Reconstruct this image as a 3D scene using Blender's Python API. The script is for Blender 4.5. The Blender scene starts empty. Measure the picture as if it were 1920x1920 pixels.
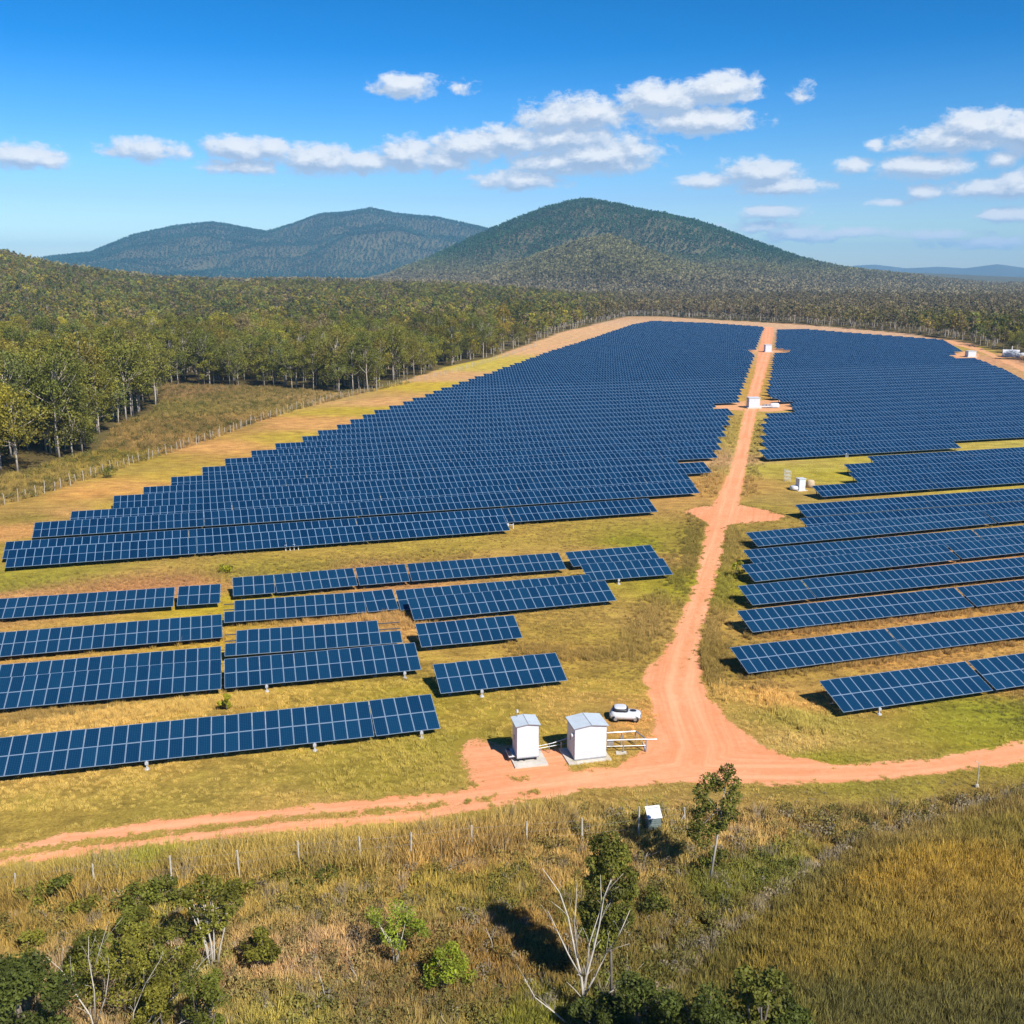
import bpy, math, random
import numpy as np
from mathutils import Vector, Matrix
from mathutils.geometry import delaunay_2d_cdt
random.seed(7); RNG = np.random.default_rng(7)
S = bpy.context.scene
COL = S.collection
PI = math.pi
R = math.radians

# ---------------------------------------------------------------- camera geometry (metres, camera 35 m up looking along +Y)
F = 1920.0; HC = 35.0; PITCH = math.atan(450 / F)
CP, SP = math.cos(PITCH), math.sin(PITCH)
def un(px, py, z=0.0):
    dx = (px - 960) / F; dy = -(py - 960) / F
    d = (dx, CP + dy * SP, -SP + dy * CP); t = (z - HC) / d[2]
    return np.array([d[0] * t, d[1] * t])
def azel(px, py):
    dx = (px - 960) / F; dy = -(py - 960) / F
    d = (dx, CP + dy * SP, -SP + dy * CP)
    return math.degrees(math.atan2(d[0], d[1])), math.degrees(math.atan2(d[2], math.hypot(d[0], d[1])))
def proj(x, y, z=0.0):
    x = np.asarray(x, float); y = np.asarray(y, float); z = np.asarray(z, float) - HC
    yc = y * CP - z * SP; zc = y * SP + z * CP
    yc = np.where(yc < 1, 1, yc)
    return 960 + F * x / yc, 960 - F * zc / yc

def srgb(c):
    return tuple((v / 255 / 12.92) if v / 255 <= .04045 else ((v / 255 + .055) / 1.055) ** 2.4 for v in c)

# ---------------------------------------------------------------- terrain
def ss(a, b, v):
    t = np.clip((v - a) / (b - a), 0, 1); return t * t * (3 - 2 * t)
def skyline(pts, D, tree, zmin=-60):
    a, h = [], []
    for px, py in pts:
        A, E = azel(px, py); a.append(A); h.append(max(zmin, HC + math.tan(R(E)) * D - tree))
    return np.array(a), np.array(h)
_h = np.random.default_rng(3)
_W = [(_h.uniform(-1, 1), _h.uniform(-1, 1), _h.uniform(0, 6.28)) for _ in range(24)]
def wob(x, y, L):
    s = 0
    for i, (a, b, p) in enumerate(_W[:10]):
        n = math.hypot(a, b) + .2
        k = (1 + i * .45) / L
        s = s + np.sin((x * a / n + y * b / n) * k * 2 + p) / (1 + i * .4)
    return s / 3
HILLS = [  # skyline pixels, distance, half width towards us, half width beyond, tree height
    ([(-700, 380), (-300, 420), (0, 468), (60, 484), (110, 494), (160, 501), (240, 511), (300, 519), (450, 524), (560, 522), (700, 526), (850, 528), (960, 535), (1100, 548), (1200, 556)], 1350, 800, 1400, 11),
    ([(600, 540), (720, 516), (800, 484), (870, 452), (900, 438), (960, 412), (1010, 393), (1040, 385), (1075, 376), (1100, 373), (1130, 378), (1180, 389), (1240, 400), (1300, 412), (1350, 427), (1400, 447), (1450, 464), (1500, 482), (1550, 494), (1600, 503), (1700, 514), (1800, 526), (1920, 537), (2300, 560)], 2700, 950, 900, 9),
    ([(700, 545), (800, 532), (880, 520), (950, 500), (1040, 466), (1090, 450), (1140, 441), (1170, 449), (1220, 470), (1270, 490), (1350, 505), (1420, 517), (1500, 528), (1600, 540), (1920, 556), (2300, 575)], 1950, 620, 700, 9),
    ([(-500, 500), (0, 498), (90, 482), (170, 473), (250, 441), (330, 423), (400, 417), (450, 426), (500, 435), (550, 421), (600, 403), (650, 399), (695, 391), (740, 401), (820, 408), (900, 426), (1000, 450), (1100, 480)], 5000, 1500, 1800, 9),
    ([(700, 518), (1400, 512), (1560, 505), (1600, 498), (1640, 496), (1700, 503), (1760, 500), (1810, 503), (1870, 495), (1920, 502), (2100, 498), (2500, 505)], 11500, 2200, 1500, 0),
]
HSK = [(skyline(p, D, t), D, wf, wb) for p, D, wf, wb, t in HILLS]
CREST = [un(*p) for p in [(2300, 1395), (1920, 1492), (1800, 1520), (1700, 1547), (1580, 1592), (1480, 1662), (1400, 1733), (1340, 1775), (1270, 1842), (1150, 1960), (1000, 2200)]]
def seg_signed(x, y, P):
    best = np.full(np.shape(x), 1e9); sg = np.zeros(np.shape(x))
    for a, b in zip(P[:-1], P[1:]):
        d = b - a; L2 = d @ d
        t = np.clip(((x - a[0]) * d[0] + (y - a[1]) * d[1]) / L2, 0, 1)
        qx, qy = x - (a[0] + t * d[0]), y - (a[1] + t * d[1])
        dist = np.hypot(qx, qy); cr = d[0] * (y - a[1]) - d[1] * (x - a[0])
        m = dist < best; best = np.where(m, dist, best); sg = np.where(m, np.sign(cr), sg)
    return best * sg
def terrain(x, y):
    x = np.asarray(x, float); y = np.asarray(y, float)
    r = np.hypot(x, y); az = np.degrees(np.arctan2(x, y))
    z = np.zeros_like(r)
    for i, ((A, Hh), D, wf, wb) in enumerate(HSK):
        h = np.interp(az, A, Hh)
        fade = np.clip(1 - np.maximum(A[0] - az, az - A[-1]) / 25, 0, 1)
        t = np.where(r < D, (r - (D - wf)) / wf, 1 - (r - D) / wb)
        sh = ss(0, 1, t) ** (1.15 if i in (1, 2, 3) else 1)
        if i in (1, 2, 3):
            g = wob(x, y, 170 if i < 3 else 300) + .5 * wob(y, x, 80 if i < 3 else 140)
            sh = sh * (1 + .40 * g * (1 - sh) * 2)
        hh = h * sh * fade
        z = np.where(h >= 0, np.maximum(z, hh), z + np.where(z > 0, 0, hh))
    z = z * ss(520, 640, r + 0 * az)
    # raised grassy bank in the near right corner, small unevenness in the near scrub
    near = (r < 120)
    sd = seg_signed(x, y, CREST) * near
    z = z + np.where(near, 2.0 * ss(0.0, 6.5, sd), 0)
    z = z + np.where(r < 90, .22 * wob(x, y, 7.0) * ss(3, -3, y - (64 + .08 * x)), 0)
    return z
def ung(px, py):
    z = 0.0
    for _ in range(5):
        p = un(px, py, z); z = float(terrain(p[0], p[1]))
    return np.array([p[0], p[1], z])

# ---------------------------------------------------------------- node helpers
class NT:
    def __init__(s, tree): s.t = tree; s.n = tree.nodes; s.l = tree.links
    def node(s, typ, **kw):
        n = s.n.new(typ)
        for k, v in kw.items(): setattr(n, k, v)
        return n
    def link(s, a, b): s.l.new(a, b)
    def inp(s, sock, v):
        if v is None: return
        if hasattr(v, 'links') or hasattr(v, 'is_output'): s.l.new(v, sock)
        else: sock.default_value = v
    def math(s, op, a, b=None, c=None, clamp=False):
        n = s.n.new('ShaderNodeMath'); n.operation = op; n.use_clamp = clamp
        s.inp(n.inputs[0], a); s.inp(n.inputs[1], b)
        if c is not None: s.inp(n.inputs[2], c)
        return n.outputs[0]
    def vmath(s, op, a, b=None, c=None):
        n = s.n.new('ShaderNodeVectorMath'); n.operation = op
        s.inp(n.inputs[0], a); s.inp(n.inputs[1], b)
        if c is not None: s.inp(n.inputs[2], c)
        return n.outputs['Value'] if op == 'LENGTH' else n.outputs[0]
    def mix(s, f, a, b, mode='MIX'):
        n = s.n.new('ShaderNodeMix'); n.data_type = 'RGBA'; n.blend_type = mode
        s.inp(n.inputs[0], f); s.inp(n.inputs[6], a); s.inp(n.inputs[7], b)
        return n.outputs[2]
    def noise(s, vec, scale, detail=3, rough=.55, dist=0):
        n = s.n.new('ShaderNodeTexNoise'); s.inp(n.inputs['Vector'], vec)
        n.inputs['Scale'].default_value = scale; n.inputs['Detail'].default_value = detail
        n.inputs['Roughness'].default_value = rough; n.inputs['Distortion'].default_value = dist
        return n.outputs[0]
    def ramp(s, f, stops):
        n = s.n.new('ShaderNodeValToRGB'); s.inp(n.inputs[0], f); e = n.color_ramp.elements
        while len(e) < len(stops): e.new(.5)
        for q, (p, c) in zip(e, stops): q.position = p; q.color = (*c, 1) if len(c) == 3 else c
        return n.outputs[0]
    def maprange(s, v, a, b, c=0, d=1):
        n = s.n.new('ShaderNodeMapRange'); s.inp(n.inputs[0], v)
        for i, q in enumerate((a, b, c, d)): n.inputs[i + 1].default_value = q
        return n.outputs[0]
def mat(name):
    m = bpy.data.materials.new(name); m.use_nodes = True
    t = NT(m.node_tree); b = m.node_tree.nodes['Principled BSDF']
    return m, t, b
def simple(name, col, rough=.6, metal=0, var=.12, scale=3.0, spec=.5):
    m, t, b = mat(name)
    g = t.node('ShaderNodeTexCoord').outputs['Object']
    n = t.noise(g, scale, 4)
    f = t.maprange(n, .3, .7, 1 - var, 1 + var * .4)
    c = t.vmath('SCALE', (*col,)) if False else None
    v = t.node('ShaderNodeVectorMath', operation='SCALE'); v.inputs[0].default_value = col; t.link(f, v.inputs[3])
    t.link(v.outputs[0], b.inputs['Base Color'])
    b.inputs['Roughness'].default_value = rough; b.inputs['Metallic'].default_value = metal
    b.inputs['Specular IOR Level'].default_value = spec
    return m

# ---------------------------------------------------------------- mesh helpers
def mesh_np(name, V, Fq, mats=(), mi=None, uv=None, col=None, colname='tint'):
    V = np.asarray(V, np.float32); Fq = np.asarray(Fq, np.int32); k = Fq.shape[1]
    me = bpy.data.meshes.new(name)
    me.vertices.add(len(V)); me.vertices.foreach_set('co', V.ravel())
    me.loops.add(Fq.size); me.loops.foreach_set('vertex_index', Fq.ravel())
    me.polygons.add(len(Fq)); me.polygons.foreach_set('loop_start', np.arange(0, Fq.size, k, dtype=np.int32))
    try: me.polygons.foreach_set('loop_total', np.full(len(Fq), k, np.int32))
    except Exception: pass
    for m in mats: me.materials.append(m)
    if mi is not None: me.polygons.foreach_set('material_index', np.asarray(mi, np.int32))
    if uv is not None:
        l = me.uv_layers.new(name='UVMap'); l.data.foreach_set('uv', np.asarray(uv, np.float32).ravel())
    if col is not None:
        a = me.attributes.new(colname, 'FLOAT_COLOR', 'POINT')
        c = np.ones((len(V), 4), np.float32); c[:, :3] = col; a.data.foreach_set('color', c.ravel())
    me.update(calc_edges=True); me.shade_flat()
    return me
def link(o, parent=None, col=None):
    (col or COL).objects.link(o)
    if parent is not None: o.parent = parent
    return o
def obj(name, me, parent=None):
    return link(bpy.data.objects.new(name, me), parent)
def tag(o, label=None, cat=None, group=None, kind=None):
    if label: o['label'] = label
    if cat: o['category'] = cat
    if group: o['group'] = group
    if kind: o['kind'] = kind
    return o
def empty(name, loc=(0, 0, 0), rz=0.0):
    o = bpy.data.objects.new(name, None); o.empty_display_size = .3; COL.objects.link(o)
    o.location = loc; o.rotation_euler = (0, 0, rz); return o
class MB:
    def __init__(s): s.v = []; s.f = []; s.mi = []
    def quad(s, pts, m=0):
        k = len(s.v); s.v += [tuple(p) for p in pts]; s.f.append(tuple(range(k, k + len(pts)))); s.mi.append(m)
    def box(s, lo, hi, m=0, M=None):
        k = len(s.v); (a, b, c), (d, e, f) = lo, hi
        P = [(a, b, c), (d, b, c), (d, e, c), (a, e, c), (a, b, f), (d, b, f), (d, e, f), (a, e, f)]
        if M is not None: P = [tuple(M @ Vector(p)) for p in P]
        s.v += P
        for q in ((0, 3, 2, 1), (4, 5, 6, 7), (0, 1, 5, 4), (1, 2, 6, 5), (2, 3, 7, 6), (3, 0, 4, 7)):
            s.f.append(tuple(k + i for i in q)); s.mi.append(m)
    def tube(s, pts, rad, n=6, m=0, cap=True):
        pts = [Vector(p) for p in pts]
        if not hasattr(rad, '__len__'): rad = [rad] * len(pts)
        k = len(s.v)
        for i, p in enumerate(pts):
            d = (pts[min(i + 1, len(pts) - 1)] - pts[max(i - 1, 0)])
            d = d.normalized() if d.length > 1e-6 else Vector((0, 0, 1))
            a = d.cross(Vector((.31, .17, 1)) if abs(d.z) < .9 else Vector((1, 0, 0))).normalized(); b = d.cross(a)
            for j in range(n):
                t = 2 * PI * j / n; s.v.append(tuple(p + (a * math.cos(t) + b * math.sin(t)) * rad[i]))
        for i in range(len(pts) - 1):
            for j in range(n):
                q = k + i * n + j; r_ = k + i * n + (j + 1) % n
                s.f.append((q, r_, r_ + n, q + n)); s.mi.append(m)
        if cap:
            s.f.append(tuple(k + j for j in reversed(range(n)))); s.mi.append(m)
            s.f.append(tuple(k + (len(pts) - 1) * n + j for j in range(n))); s.mi.append(m)
    def mesh(s, name, mats, smooth=False):
        me = bpy.data.meshes.new(name); me.from_pydata(s.v, [], s.f)
        for x in mats: me.materials.append(x)
        me.polygons.foreach_set('material_index', s.mi)
        me.update()
        if smooth: me.shade_smooth()
        else: me.shade_flat()
        return me
    def build(s, name, mats, parent=None, smooth=False):
        if not isinstance(mats, (list, tuple)): mats = [mats]
        return obj(name, s.mesh(name, mats, smooth), parent)

# ---------------------------------------------------------------- ground colour: control points of the real turf colours
GC = [  # px, py, (r,g,b) as seen in sun
 (40, 1520, (168, 150, 66)), (300, 1490, (160, 145, 62)), (550, 1450, (172, 150, 72)), (760, 1440, (160, 145, 62)), (700, 1400, (155, 142, 55)), (250, 1530, (150, 140, 55)),
 (880, 1340, (150, 140, 50)), (900, 1300, (165, 148, 58)), (1000, 1320, (170, 150, 62)), (1100, 1290, (178, 152, 72)), (1130, 1200, (180, 155, 70)), (1180, 1300, (196, 152, 80)),
 (60, 1350, (180, 152, 75)), (400, 1320, (178, 152, 70)), (600, 1300, (170, 148, 62)), (780, 1280, (158, 145, 50)), (430, 1190, (196, 165, 60)), (60, 1235, (205, 165, 85)), (700, 1145, (205, 165, 90)),
 (200, 1165, (195, 165, 75)), (425, 1110, (190, 170, 50)), (1050, 1190, (185, 155, 70)), (1100, 1160, (182, 158, 68)), (1160, 1230, (170, 148, 62)), (1210, 1150, (185, 158, 78)), (1200, 1000, (150, 150, 42)),
 (0, 1105, (200, 155, 95)), (300, 1085, (200, 150, 92)), (700, 1060, (198, 152, 92)), (950, 1025, (188, 158, 78)), (1150, 1020, (185, 155, 80)), (0, 1073, (160, 155, 55)), (500, 1050, (172, 158, 62)), (850, 1010, (180, 160, 66)),
 (1000, 990, (182, 158, 70)), (1250, 1000, (165, 150, 60)), (1270, 920, (195, 155, 82)), (1310, 895, (192, 155, 80)),
 (1650, 1400, (148, 140, 55)), (1850, 1340, (150, 148, 45)), (1900, 1310, (148, 150, 45)), (1480, 1340, (182, 160, 85)), (1420, 1330, (172, 148, 72)), (1520, 1310, (160, 148, 62)), (1570, 1380, (150, 145, 45)),
 (1500, 1270, (190, 155, 78)), (1750, 1215, (200, 160, 82)), (1600, 1170, (195, 155, 80)), (1900, 1140, (195, 155, 80)), (1360, 1200, (165, 142, 62)), (1370, 1080, (160, 155, 45)), (1600, 1110, (198, 155, 88)), (1800, 1030, (200, 155, 90)), (1420, 1000, (160, 140, 62)),
 (1440, 940, (168, 150, 66)), (1480, 870, (182, 172, 72)), (1560, 880, (180, 170, 60)), (1500, 930, (172, 150, 75)), (1650, 855, (185, 172, 70)), (1850, 832, (188, 175, 78)),
 (1380, 860, (205, 165, 95)), (1400, 720, (195, 160, 75)), (1450, 700, (195, 160, 78)), (1300, 930, (190, 155, 82)),
 # left fire break
 (0, 985, (212, 158, 75)), (100, 950, (208, 160, 76)), (200, 905, (218, 165, 72)), (400, 830, (222, 165, 78)), (560, 790, (220, 165, 80)), (700, 750, (218, 168, 88)), (850, 705, (215, 170, 95)), (980, 650, (225, 178, 108)), (1100, 618, (225, 180, 112)), (1190, 596, (225, 180, 115)), (1330, 602, (222, 180, 118)), (1600, 622, (215, 175, 118)), (1800, 645, (215, 165, 105)), (1900, 680, (212, 160, 98)), (1850, 650, (180, 162, 70)), (1890, 690, (205, 160, 90)),
 (60, 1005, (175, 155, 62)), (200, 945, (190, 165, 70)), (370, 880, (195, 168, 68)), (560, 815, (192, 170, 65)), (700, 765, (192, 172, 60)), (850, 720, (200, 178, 62)), (960, 682, (205, 182, 62)),
 # beyond the left fence
 (20, 915, (165, 145, 70)), (150, 880, (175, 155, 70)), (200, 850, (165, 148, 55)), (300, 830, (160, 135, 70)), (400, 795, (155, 132, 65)), (350, 760, (150, 138, 60)), (480, 755, (168, 148, 75)), (600, 745, (185, 158, 90)), (450, 735, (160, 140, 70)), (330, 735, (165, 135, 80)), (60, 955, (150, 135, 60)),
 # scrub in front
 (60, 1640, (150, 122, 55)), (300, 1625, (165, 135, 62)), (600, 1590, (160, 135, 62)), (850, 1560, (165, 135, 65)), (1100, 1545, (165, 138, 70)), (1450, 1500, (165, 140, 75)), (1700, 1490, (150, 130, 65)), (1850, 1460, (145, 125, 60)), (1380, 1495, (175, 148, 82)), (1250, 1500, (158, 140, 68)), (1600, 1520, (135, 118, 52)),
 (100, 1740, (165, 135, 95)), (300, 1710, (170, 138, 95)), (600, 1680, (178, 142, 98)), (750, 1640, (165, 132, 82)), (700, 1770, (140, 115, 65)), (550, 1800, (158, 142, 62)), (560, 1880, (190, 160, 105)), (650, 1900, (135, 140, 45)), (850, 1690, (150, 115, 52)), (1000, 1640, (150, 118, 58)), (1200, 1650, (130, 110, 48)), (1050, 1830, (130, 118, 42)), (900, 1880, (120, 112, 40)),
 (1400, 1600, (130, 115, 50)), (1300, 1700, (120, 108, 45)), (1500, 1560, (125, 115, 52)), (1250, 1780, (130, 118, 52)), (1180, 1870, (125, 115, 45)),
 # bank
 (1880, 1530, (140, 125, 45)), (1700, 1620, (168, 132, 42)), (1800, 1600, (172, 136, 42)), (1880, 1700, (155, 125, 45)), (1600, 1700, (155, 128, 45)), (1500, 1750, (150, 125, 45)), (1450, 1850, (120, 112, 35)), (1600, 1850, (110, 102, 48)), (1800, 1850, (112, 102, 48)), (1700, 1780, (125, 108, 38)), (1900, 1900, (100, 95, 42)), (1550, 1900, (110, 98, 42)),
]
GP = np.array([un(a, b) for a, b, _ in GC]); GR = np.stack([np.log(np.hypot(GP[:, 0], GP[:, 1])) * 1.6, np.arctan2(GP[:, 0], GP[:, 1])], 1)
ALB = .78
GC = [(a, b_, (c[0] - 4, c[1] + 3, c[2] + 16) if c[0] > 203 and b_ < 1100 else c) for a, b_, c in GC]
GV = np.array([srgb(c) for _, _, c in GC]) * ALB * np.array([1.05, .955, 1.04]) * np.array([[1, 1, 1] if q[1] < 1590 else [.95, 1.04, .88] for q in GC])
FOREST_E = np.array([(-900, 1260), (-400, 1030), (0, 897), (50, 885), (100, 868), (190, 845), (215, 800), (290, 775), (310, 722), (500, 727), (640, 737), (700, 733), (830, 690), (930, 668), (1050, 624), (1190, 590), (1330, 599), (1500, 608), (1700, 625), (1800, 640), (1920, 668), (2200, 740), (2800, 900)], float)
def in_forest(x, y):
    px, py = proj(x, y, 0)
    return (py < np.interp(px, FOREST_E[:, 0], FOREST_E[:, 1])) | (np.hypot(x, y) > 850)
def gcol(x, y):
    x = np.asarray(x, float); y = np.asarray(y, float)
    sh = x.shape; x = x.ravel(); y = y.ravel(); out = np.zeros((len(x), 3))
    lr = np.log(np.hypot(x, y) + 5) * 1.6; a = np.arctan2(x, y)
    lr = lr + .012 * wob(x, y, 9.0); a = a + .014 * wob(y, x, 11.0)
    for i in range(0, len(x), 20000):
        s = slice(i, i + 20000)
        d = (lr[s, None] - GR[None, :, 0]) ** 2 + (a[s, None] - GR[None, :, 1]) ** 2
        w = 1 / (d + 2e-5) ** 2.0
        out[s] = (w @ GV) / w.sum(1)[:, None]
    f = in_forest(x, y)[:, None]
    out = np.where(f, np.array(srgb((112, 98, 58))) * ALB, out)
    return out.reshape(sh + (3,))

# ---------------------------------------------------------------- ground sheet (polar grid, finer in front)
def build_ground():
    rs = [0.0, 12, 22, 30]
    r = 36.0
    while r < 13500:
        rs.append(r); r *= 1.0125 if r < 900 else 1.022
    rs = np.array(rs)
    az = np.concatenate([np.arange(-38, 38.01, .3), np.arange(42, 322, 5)])
    n = len(az); A, RR = np.meshgrid(np.radians(az), rs)
    X = RR * np.sin(A); Y = RR * np.cos(A); Z = terrain(X, Y)
    V = np.stack([X, Y, Z], -1).reshape(-1, 3)
    i = np.arange(len(rs) - 1)[:, None] * n; j = np.arange(n)[None, :]; j2 = (j + 1) % n
    Q = np.stack([i + j, i + j2, i + n + j2, i + n + j], -1).reshape(-1, 4)
    C = gcol(X, Y).reshape(-1, 3)
    rr = RR.ravel()
    hill = np.array(srgb((120, 115, 85))) * .6
    w = ss(700, 1100, rr)[:, None]; C = C * (1 - w) + hill * w
    m, t, b = mat('turf')
    at = t.node('ShaderNodeAttribute', attribute_name='tint').outputs['Color']
    P = t.node('ShaderNodeTexCoord').outputs['Object']
    rot = t.node('ShaderNodeMapping'); rot.inputs['Rotation'].default_value = (0, 0, R(-17)); rot.inputs['Scale'].default_value = (.35, 1, 1); t.link(P, rot.inputs[0])
    n1 = t.noise(P, 2.6, 5, .7); n2 = t.noise(P, .32, 5, .62); n3 = t.noise(rot.outputs[0], .9, 5, .65); n4 = t.noise(P, .045, 3, .6)
    n6 = t.noise(P, 8.0, 3, .75)
    f1 = t.math('MULTIPLY', t.maprange(n1, .25, .75, .70, 1.26), t.maprange(n6, .32, .68, .70, 1.28)); f2 = t.maprange(n2, .3, .7, .74, 1.24); f3 = t.maprange(n3, .3, .7, .70, 1.27)
    f = t.math('MULTIPLY', t.math('MULTIPLY', f1, f2), f3)
    v = t.node('ShaderNodeVectorMath', operation='SCALE'); t.link(at, v.inputs[0]); t.link(f, v.inputs[3])
    g = t.mix(t.maprange(n2, .52, .7, 0, .38), v.outputs[0], t.mix(1.0, v.outputs[0], (.82, 1.0, .6, 1), 'MULTIPLY'))
    g = t.mix(t.maprange(n4, .5, .66, 0, .35), g, t.mix(1.0, g, (1.12, .93, .95, 1), 'MULTIPLY'))
    n5 = t.noise(P, .8, 4, .7)
    g = t.mix(t.maprange(n5, .62, .78, 0, .5), g, t.mix(1.0, g, (1.25, 1.15, 1.15, 1), 'MULTIPLY'))
    t.link(g, b.inputs['Base Color']); b.inputs['Roughness'].default_value = 1; b.inputs['Specular IOR Level'].default_value = .08
    bp = t.node('ShaderNodeBump'); bp.inputs['Strength'].default_value = .6; bp.inputs['Distance'].default_value = .25; t.link(n1, bp.inputs['Height']); t.link(bp.outputs[0], b.inputs['Normal'])
    me = mesh_np('ground', V, Q, [m], col=C); me.shade_smooth()
    o = obj('ground', me); tag(o, kind='structure')
    return o
build_ground()

# ---------------------------------------------------------------- dirt roads and pads
def inside(P, x, y):
    P = np.asarray(P); x = np.asarray(x); y = np.asarray(y); c = np.zeros(np.shape(x), bool)
    j = len(P) - 1
    for i in range(len(P)):
        xi, yi = P[i]; xj, yj = P[j]
        if yi != yj:
            k = ((yi > y) != (yj > y)) & (x < (xj - xi) * (y - yi) / (yj - yi) + xi); c ^= k
        j = i
    return c
def sheet(name, px, z, m, jit=.3, step=1.0, rutf=None, world=None):
    W = world if world is not None else [un(a, b) for a, b in px]
    B = []
    for a, b in zip(W, W[1:] + W[:1]):
        L = np.linalg.norm(b - a); d = max(1.0, .5 * np.hypot(*a) / 60); k = max(1, int(L / d))
        nrm = np.array([-(b - a)[1], (b - a)[0]]) / (L + 1e-6)
        for i in range(k):
            p = a + (b - a) * i / k
            B.append(p + nrm * jit * float(wob(p[0], p[1], 1.3) + .7 * wob(p[1] * 1.7, p[0], .6)))
    B = np.array(B); lo, hi = B.min(0), B.max(0)
    X, Y = np.meshgrid(np.arange(lo[0], hi[0], step), np.arange(lo[1], hi[1], step)); k = inside(B, X, Y)
    G = np.stack([X[k], Y[k]], 1)
    if len(G): G = G + RNG.uniform(-.15, .15, G.shape) * step
    pts = [Vector(p) for p in B] + [Vector(p) for p in G]
    n = len(B); res = delaunay_2d_cdt(pts, [(i, (i + 1) % n) for i in range(n)], [list(range(n))], 1, 1e-4)
    V = np.array([(v[0], v[1]) for v in res[0]]); T = [t for t in res[2] if len(t) == 3]
    zz = terrain(V[:, 0], V[:, 1]) + z
    c = np.ones((len(V), 3)) * .5
    if rutf is not None:
        c = rutf(V[:, 0], V[:, 1])
        _, py_ = proj(V[:, 0], V[:, 1]); de = np.abs(seg_signed(V[:, 0], V[:, 1], [q for q in B] + [B[0]])); px_, _ = proj(V[:, 0], V[:, 1])
        c[:, 2] = np.clip(c[:, 2] + ss(.7, 0, de) * .95 + ss(2.6, 0, de) * .6 * (px_ < 960) * (px_ > 800) * (py_ < 1492), 0, 1)
    Tn = np.array(T)
    a, b_, c_ = V[Tn[:, 0]], V[Tn[:, 1]], V[Tn[:, 2]]
    cr = (b_[:, 0] - a[:, 0]) * (c_[:, 1] - a[:, 1]) - (b_[:, 1] - a[:, 1]) * (c_[:, 0] - a[:, 0])
    Tn[cr < 0] = Tn[cr < 0][:, ::-1]
    me = mesh_np(name, np.column_stack([V, zz]), Tn, [m], col=c)
    if rutf is not None:
        la = me.attributes.new('lane', 'FLOAT', 'POINT'); la.data.foreach_set('value', lane_of(V[:, 0], V[:, 1]).astype(np.float32))
        tf = me.attributes.new('turf', 'FLOAT_COLOR', 'POINT'); q4 = np.ones((len(V), 4), np.float32); q4[:, :3] = gcol(V[:, 0], V[:, 1]) * 1.05; tf.data.foreach_set('color', q4.ravel())
    o = obj(name, me); tag(o, kind='structure'); return o
ROAD_W = {
 'main': [(1441, 612), (1437, 660), (1424, 700), (1407, 770), (1392, 850), (1370, 930), (1357, 975), (1338, 1040), (1320, 1105), (1300, 1165), (1284, 1230), (1272, 1290), (1290, 1350), (1310, 1400), (1300, 1440)],
 'west': [(-260, 1660), (0, 1606), (146, 1584), (292, 1566), (437, 1548), (583, 1533), (700, 1522), (850, 1508), (1000, 1488), (1150, 1465), (1300, 1445)],
 'east': [(1300, 1445), (1500, 1448), (1650, 1443), (1800, 1426), (1920, 1408), (2200, 1360)]}
RW = {k: [un(*p) for p in v] for k, v in ROAD_W.items()}
def lane_of(x, y):
    return np.min([np.abs(seg_signed(x, y, RW[k])) for k in RW], axis=0)
def rut(x, y):
    out = np.zeros(x.shape + (3,))
    dm = np.abs(seg_signed(x, y, RW['main'])); dw = np.abs(seg_signed(x, y, RW['west'])); de = np.abs(seg_signed(x, y, RW['east']))
    d = np.minimum(dm, np.minimum(dw, de))
    out[..., 0] = np.exp(-((d - .85) / .45) ** 2)          # wheel ruts
    px, _ = proj(x, y)
    out[..., 1] = np.exp(-((dw - .15) / .42) ** 2) * ss(1000, 700, px) * .8 + .3 * np.exp(-(dm / .5) ** 2) * ss(150, 110, y) * ss(78, 88, y)   # grassy centre
    out[..., 2] = ss(1.8, 3.0, dw) * ss(900, 650, px) * .45
    return out
m_dirt, t, b = mat('red_dirt')
at = t.node('ShaderNodeSeparateColor'); t.link(t.node('ShaderNodeAttribute', attribute_name='tint').outputs['Color'], at.inputs[0])
P = t.node('ShaderNodeTexCoord').outputs['Object']
n1 = t.noise(P, 1.4, 8, .75); n2 = t.noise(P, .16, 4, .6); n3 = t.noise(P, 5, 5, .8)
base = t.ramp(n1, [(.2, (.58, .225, .105)), (.5, (.70, .305, .150)), (.8, (.78, .375, .20))])
base = t.mix(t.maprange(n2, .35, .7, 0, .6), base, (.62, .22, .088, 1))
base = t.mix(t.math('MULTIPLY', at.outputs[0], .45), base, (.84, .41, .22, 1))
lane = t.node('ShaderNodeAttribute', attribute_name='lane').outputs['Fac']; sxy = t.node('ShaderNodeSeparateXYZ'); t.link(P, sxy.inputs[0])
lv = t.node('ShaderNodeCombineXYZ'); t.link(t.math('MULTIPLY', lane, 1.6), lv.inputs[0]); t.link(t.math('MULTIPLY', sxy.outputs[0], .09), lv.inputs[1]); t.link(t.math('MULTIPLY', sxy.outputs[1], .05), lv.inputs[2])
ln = t.noise(lv.outputs[0], 1.5, 5, .65)
base = t.mix(t.maprange(ln, .44, .66, 0, .6), base, t.mix(1.0, base, (1.08, 1.2, 1.28, 1), 'MULTIPLY'))
base = t.mix(t.maprange(ln, .50, .32, 0, .42), base, (.58, .22, .095, 1))
nm = t.maprange(t.math('MULTIPLY_ADD', n3, .5, t.math('MULTIPLY', n1, .5)), .36, .64, 0, 1)
cov = t.maprange(t.math('SUBTRACT', t.math('ADD', at.outputs[1], at.outputs[2], clamp=True), nm), -.12, .16, 0, .96)
turf = t.node('ShaderNodeAttribute', attribute_name='turf').outputs['Color']
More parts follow.
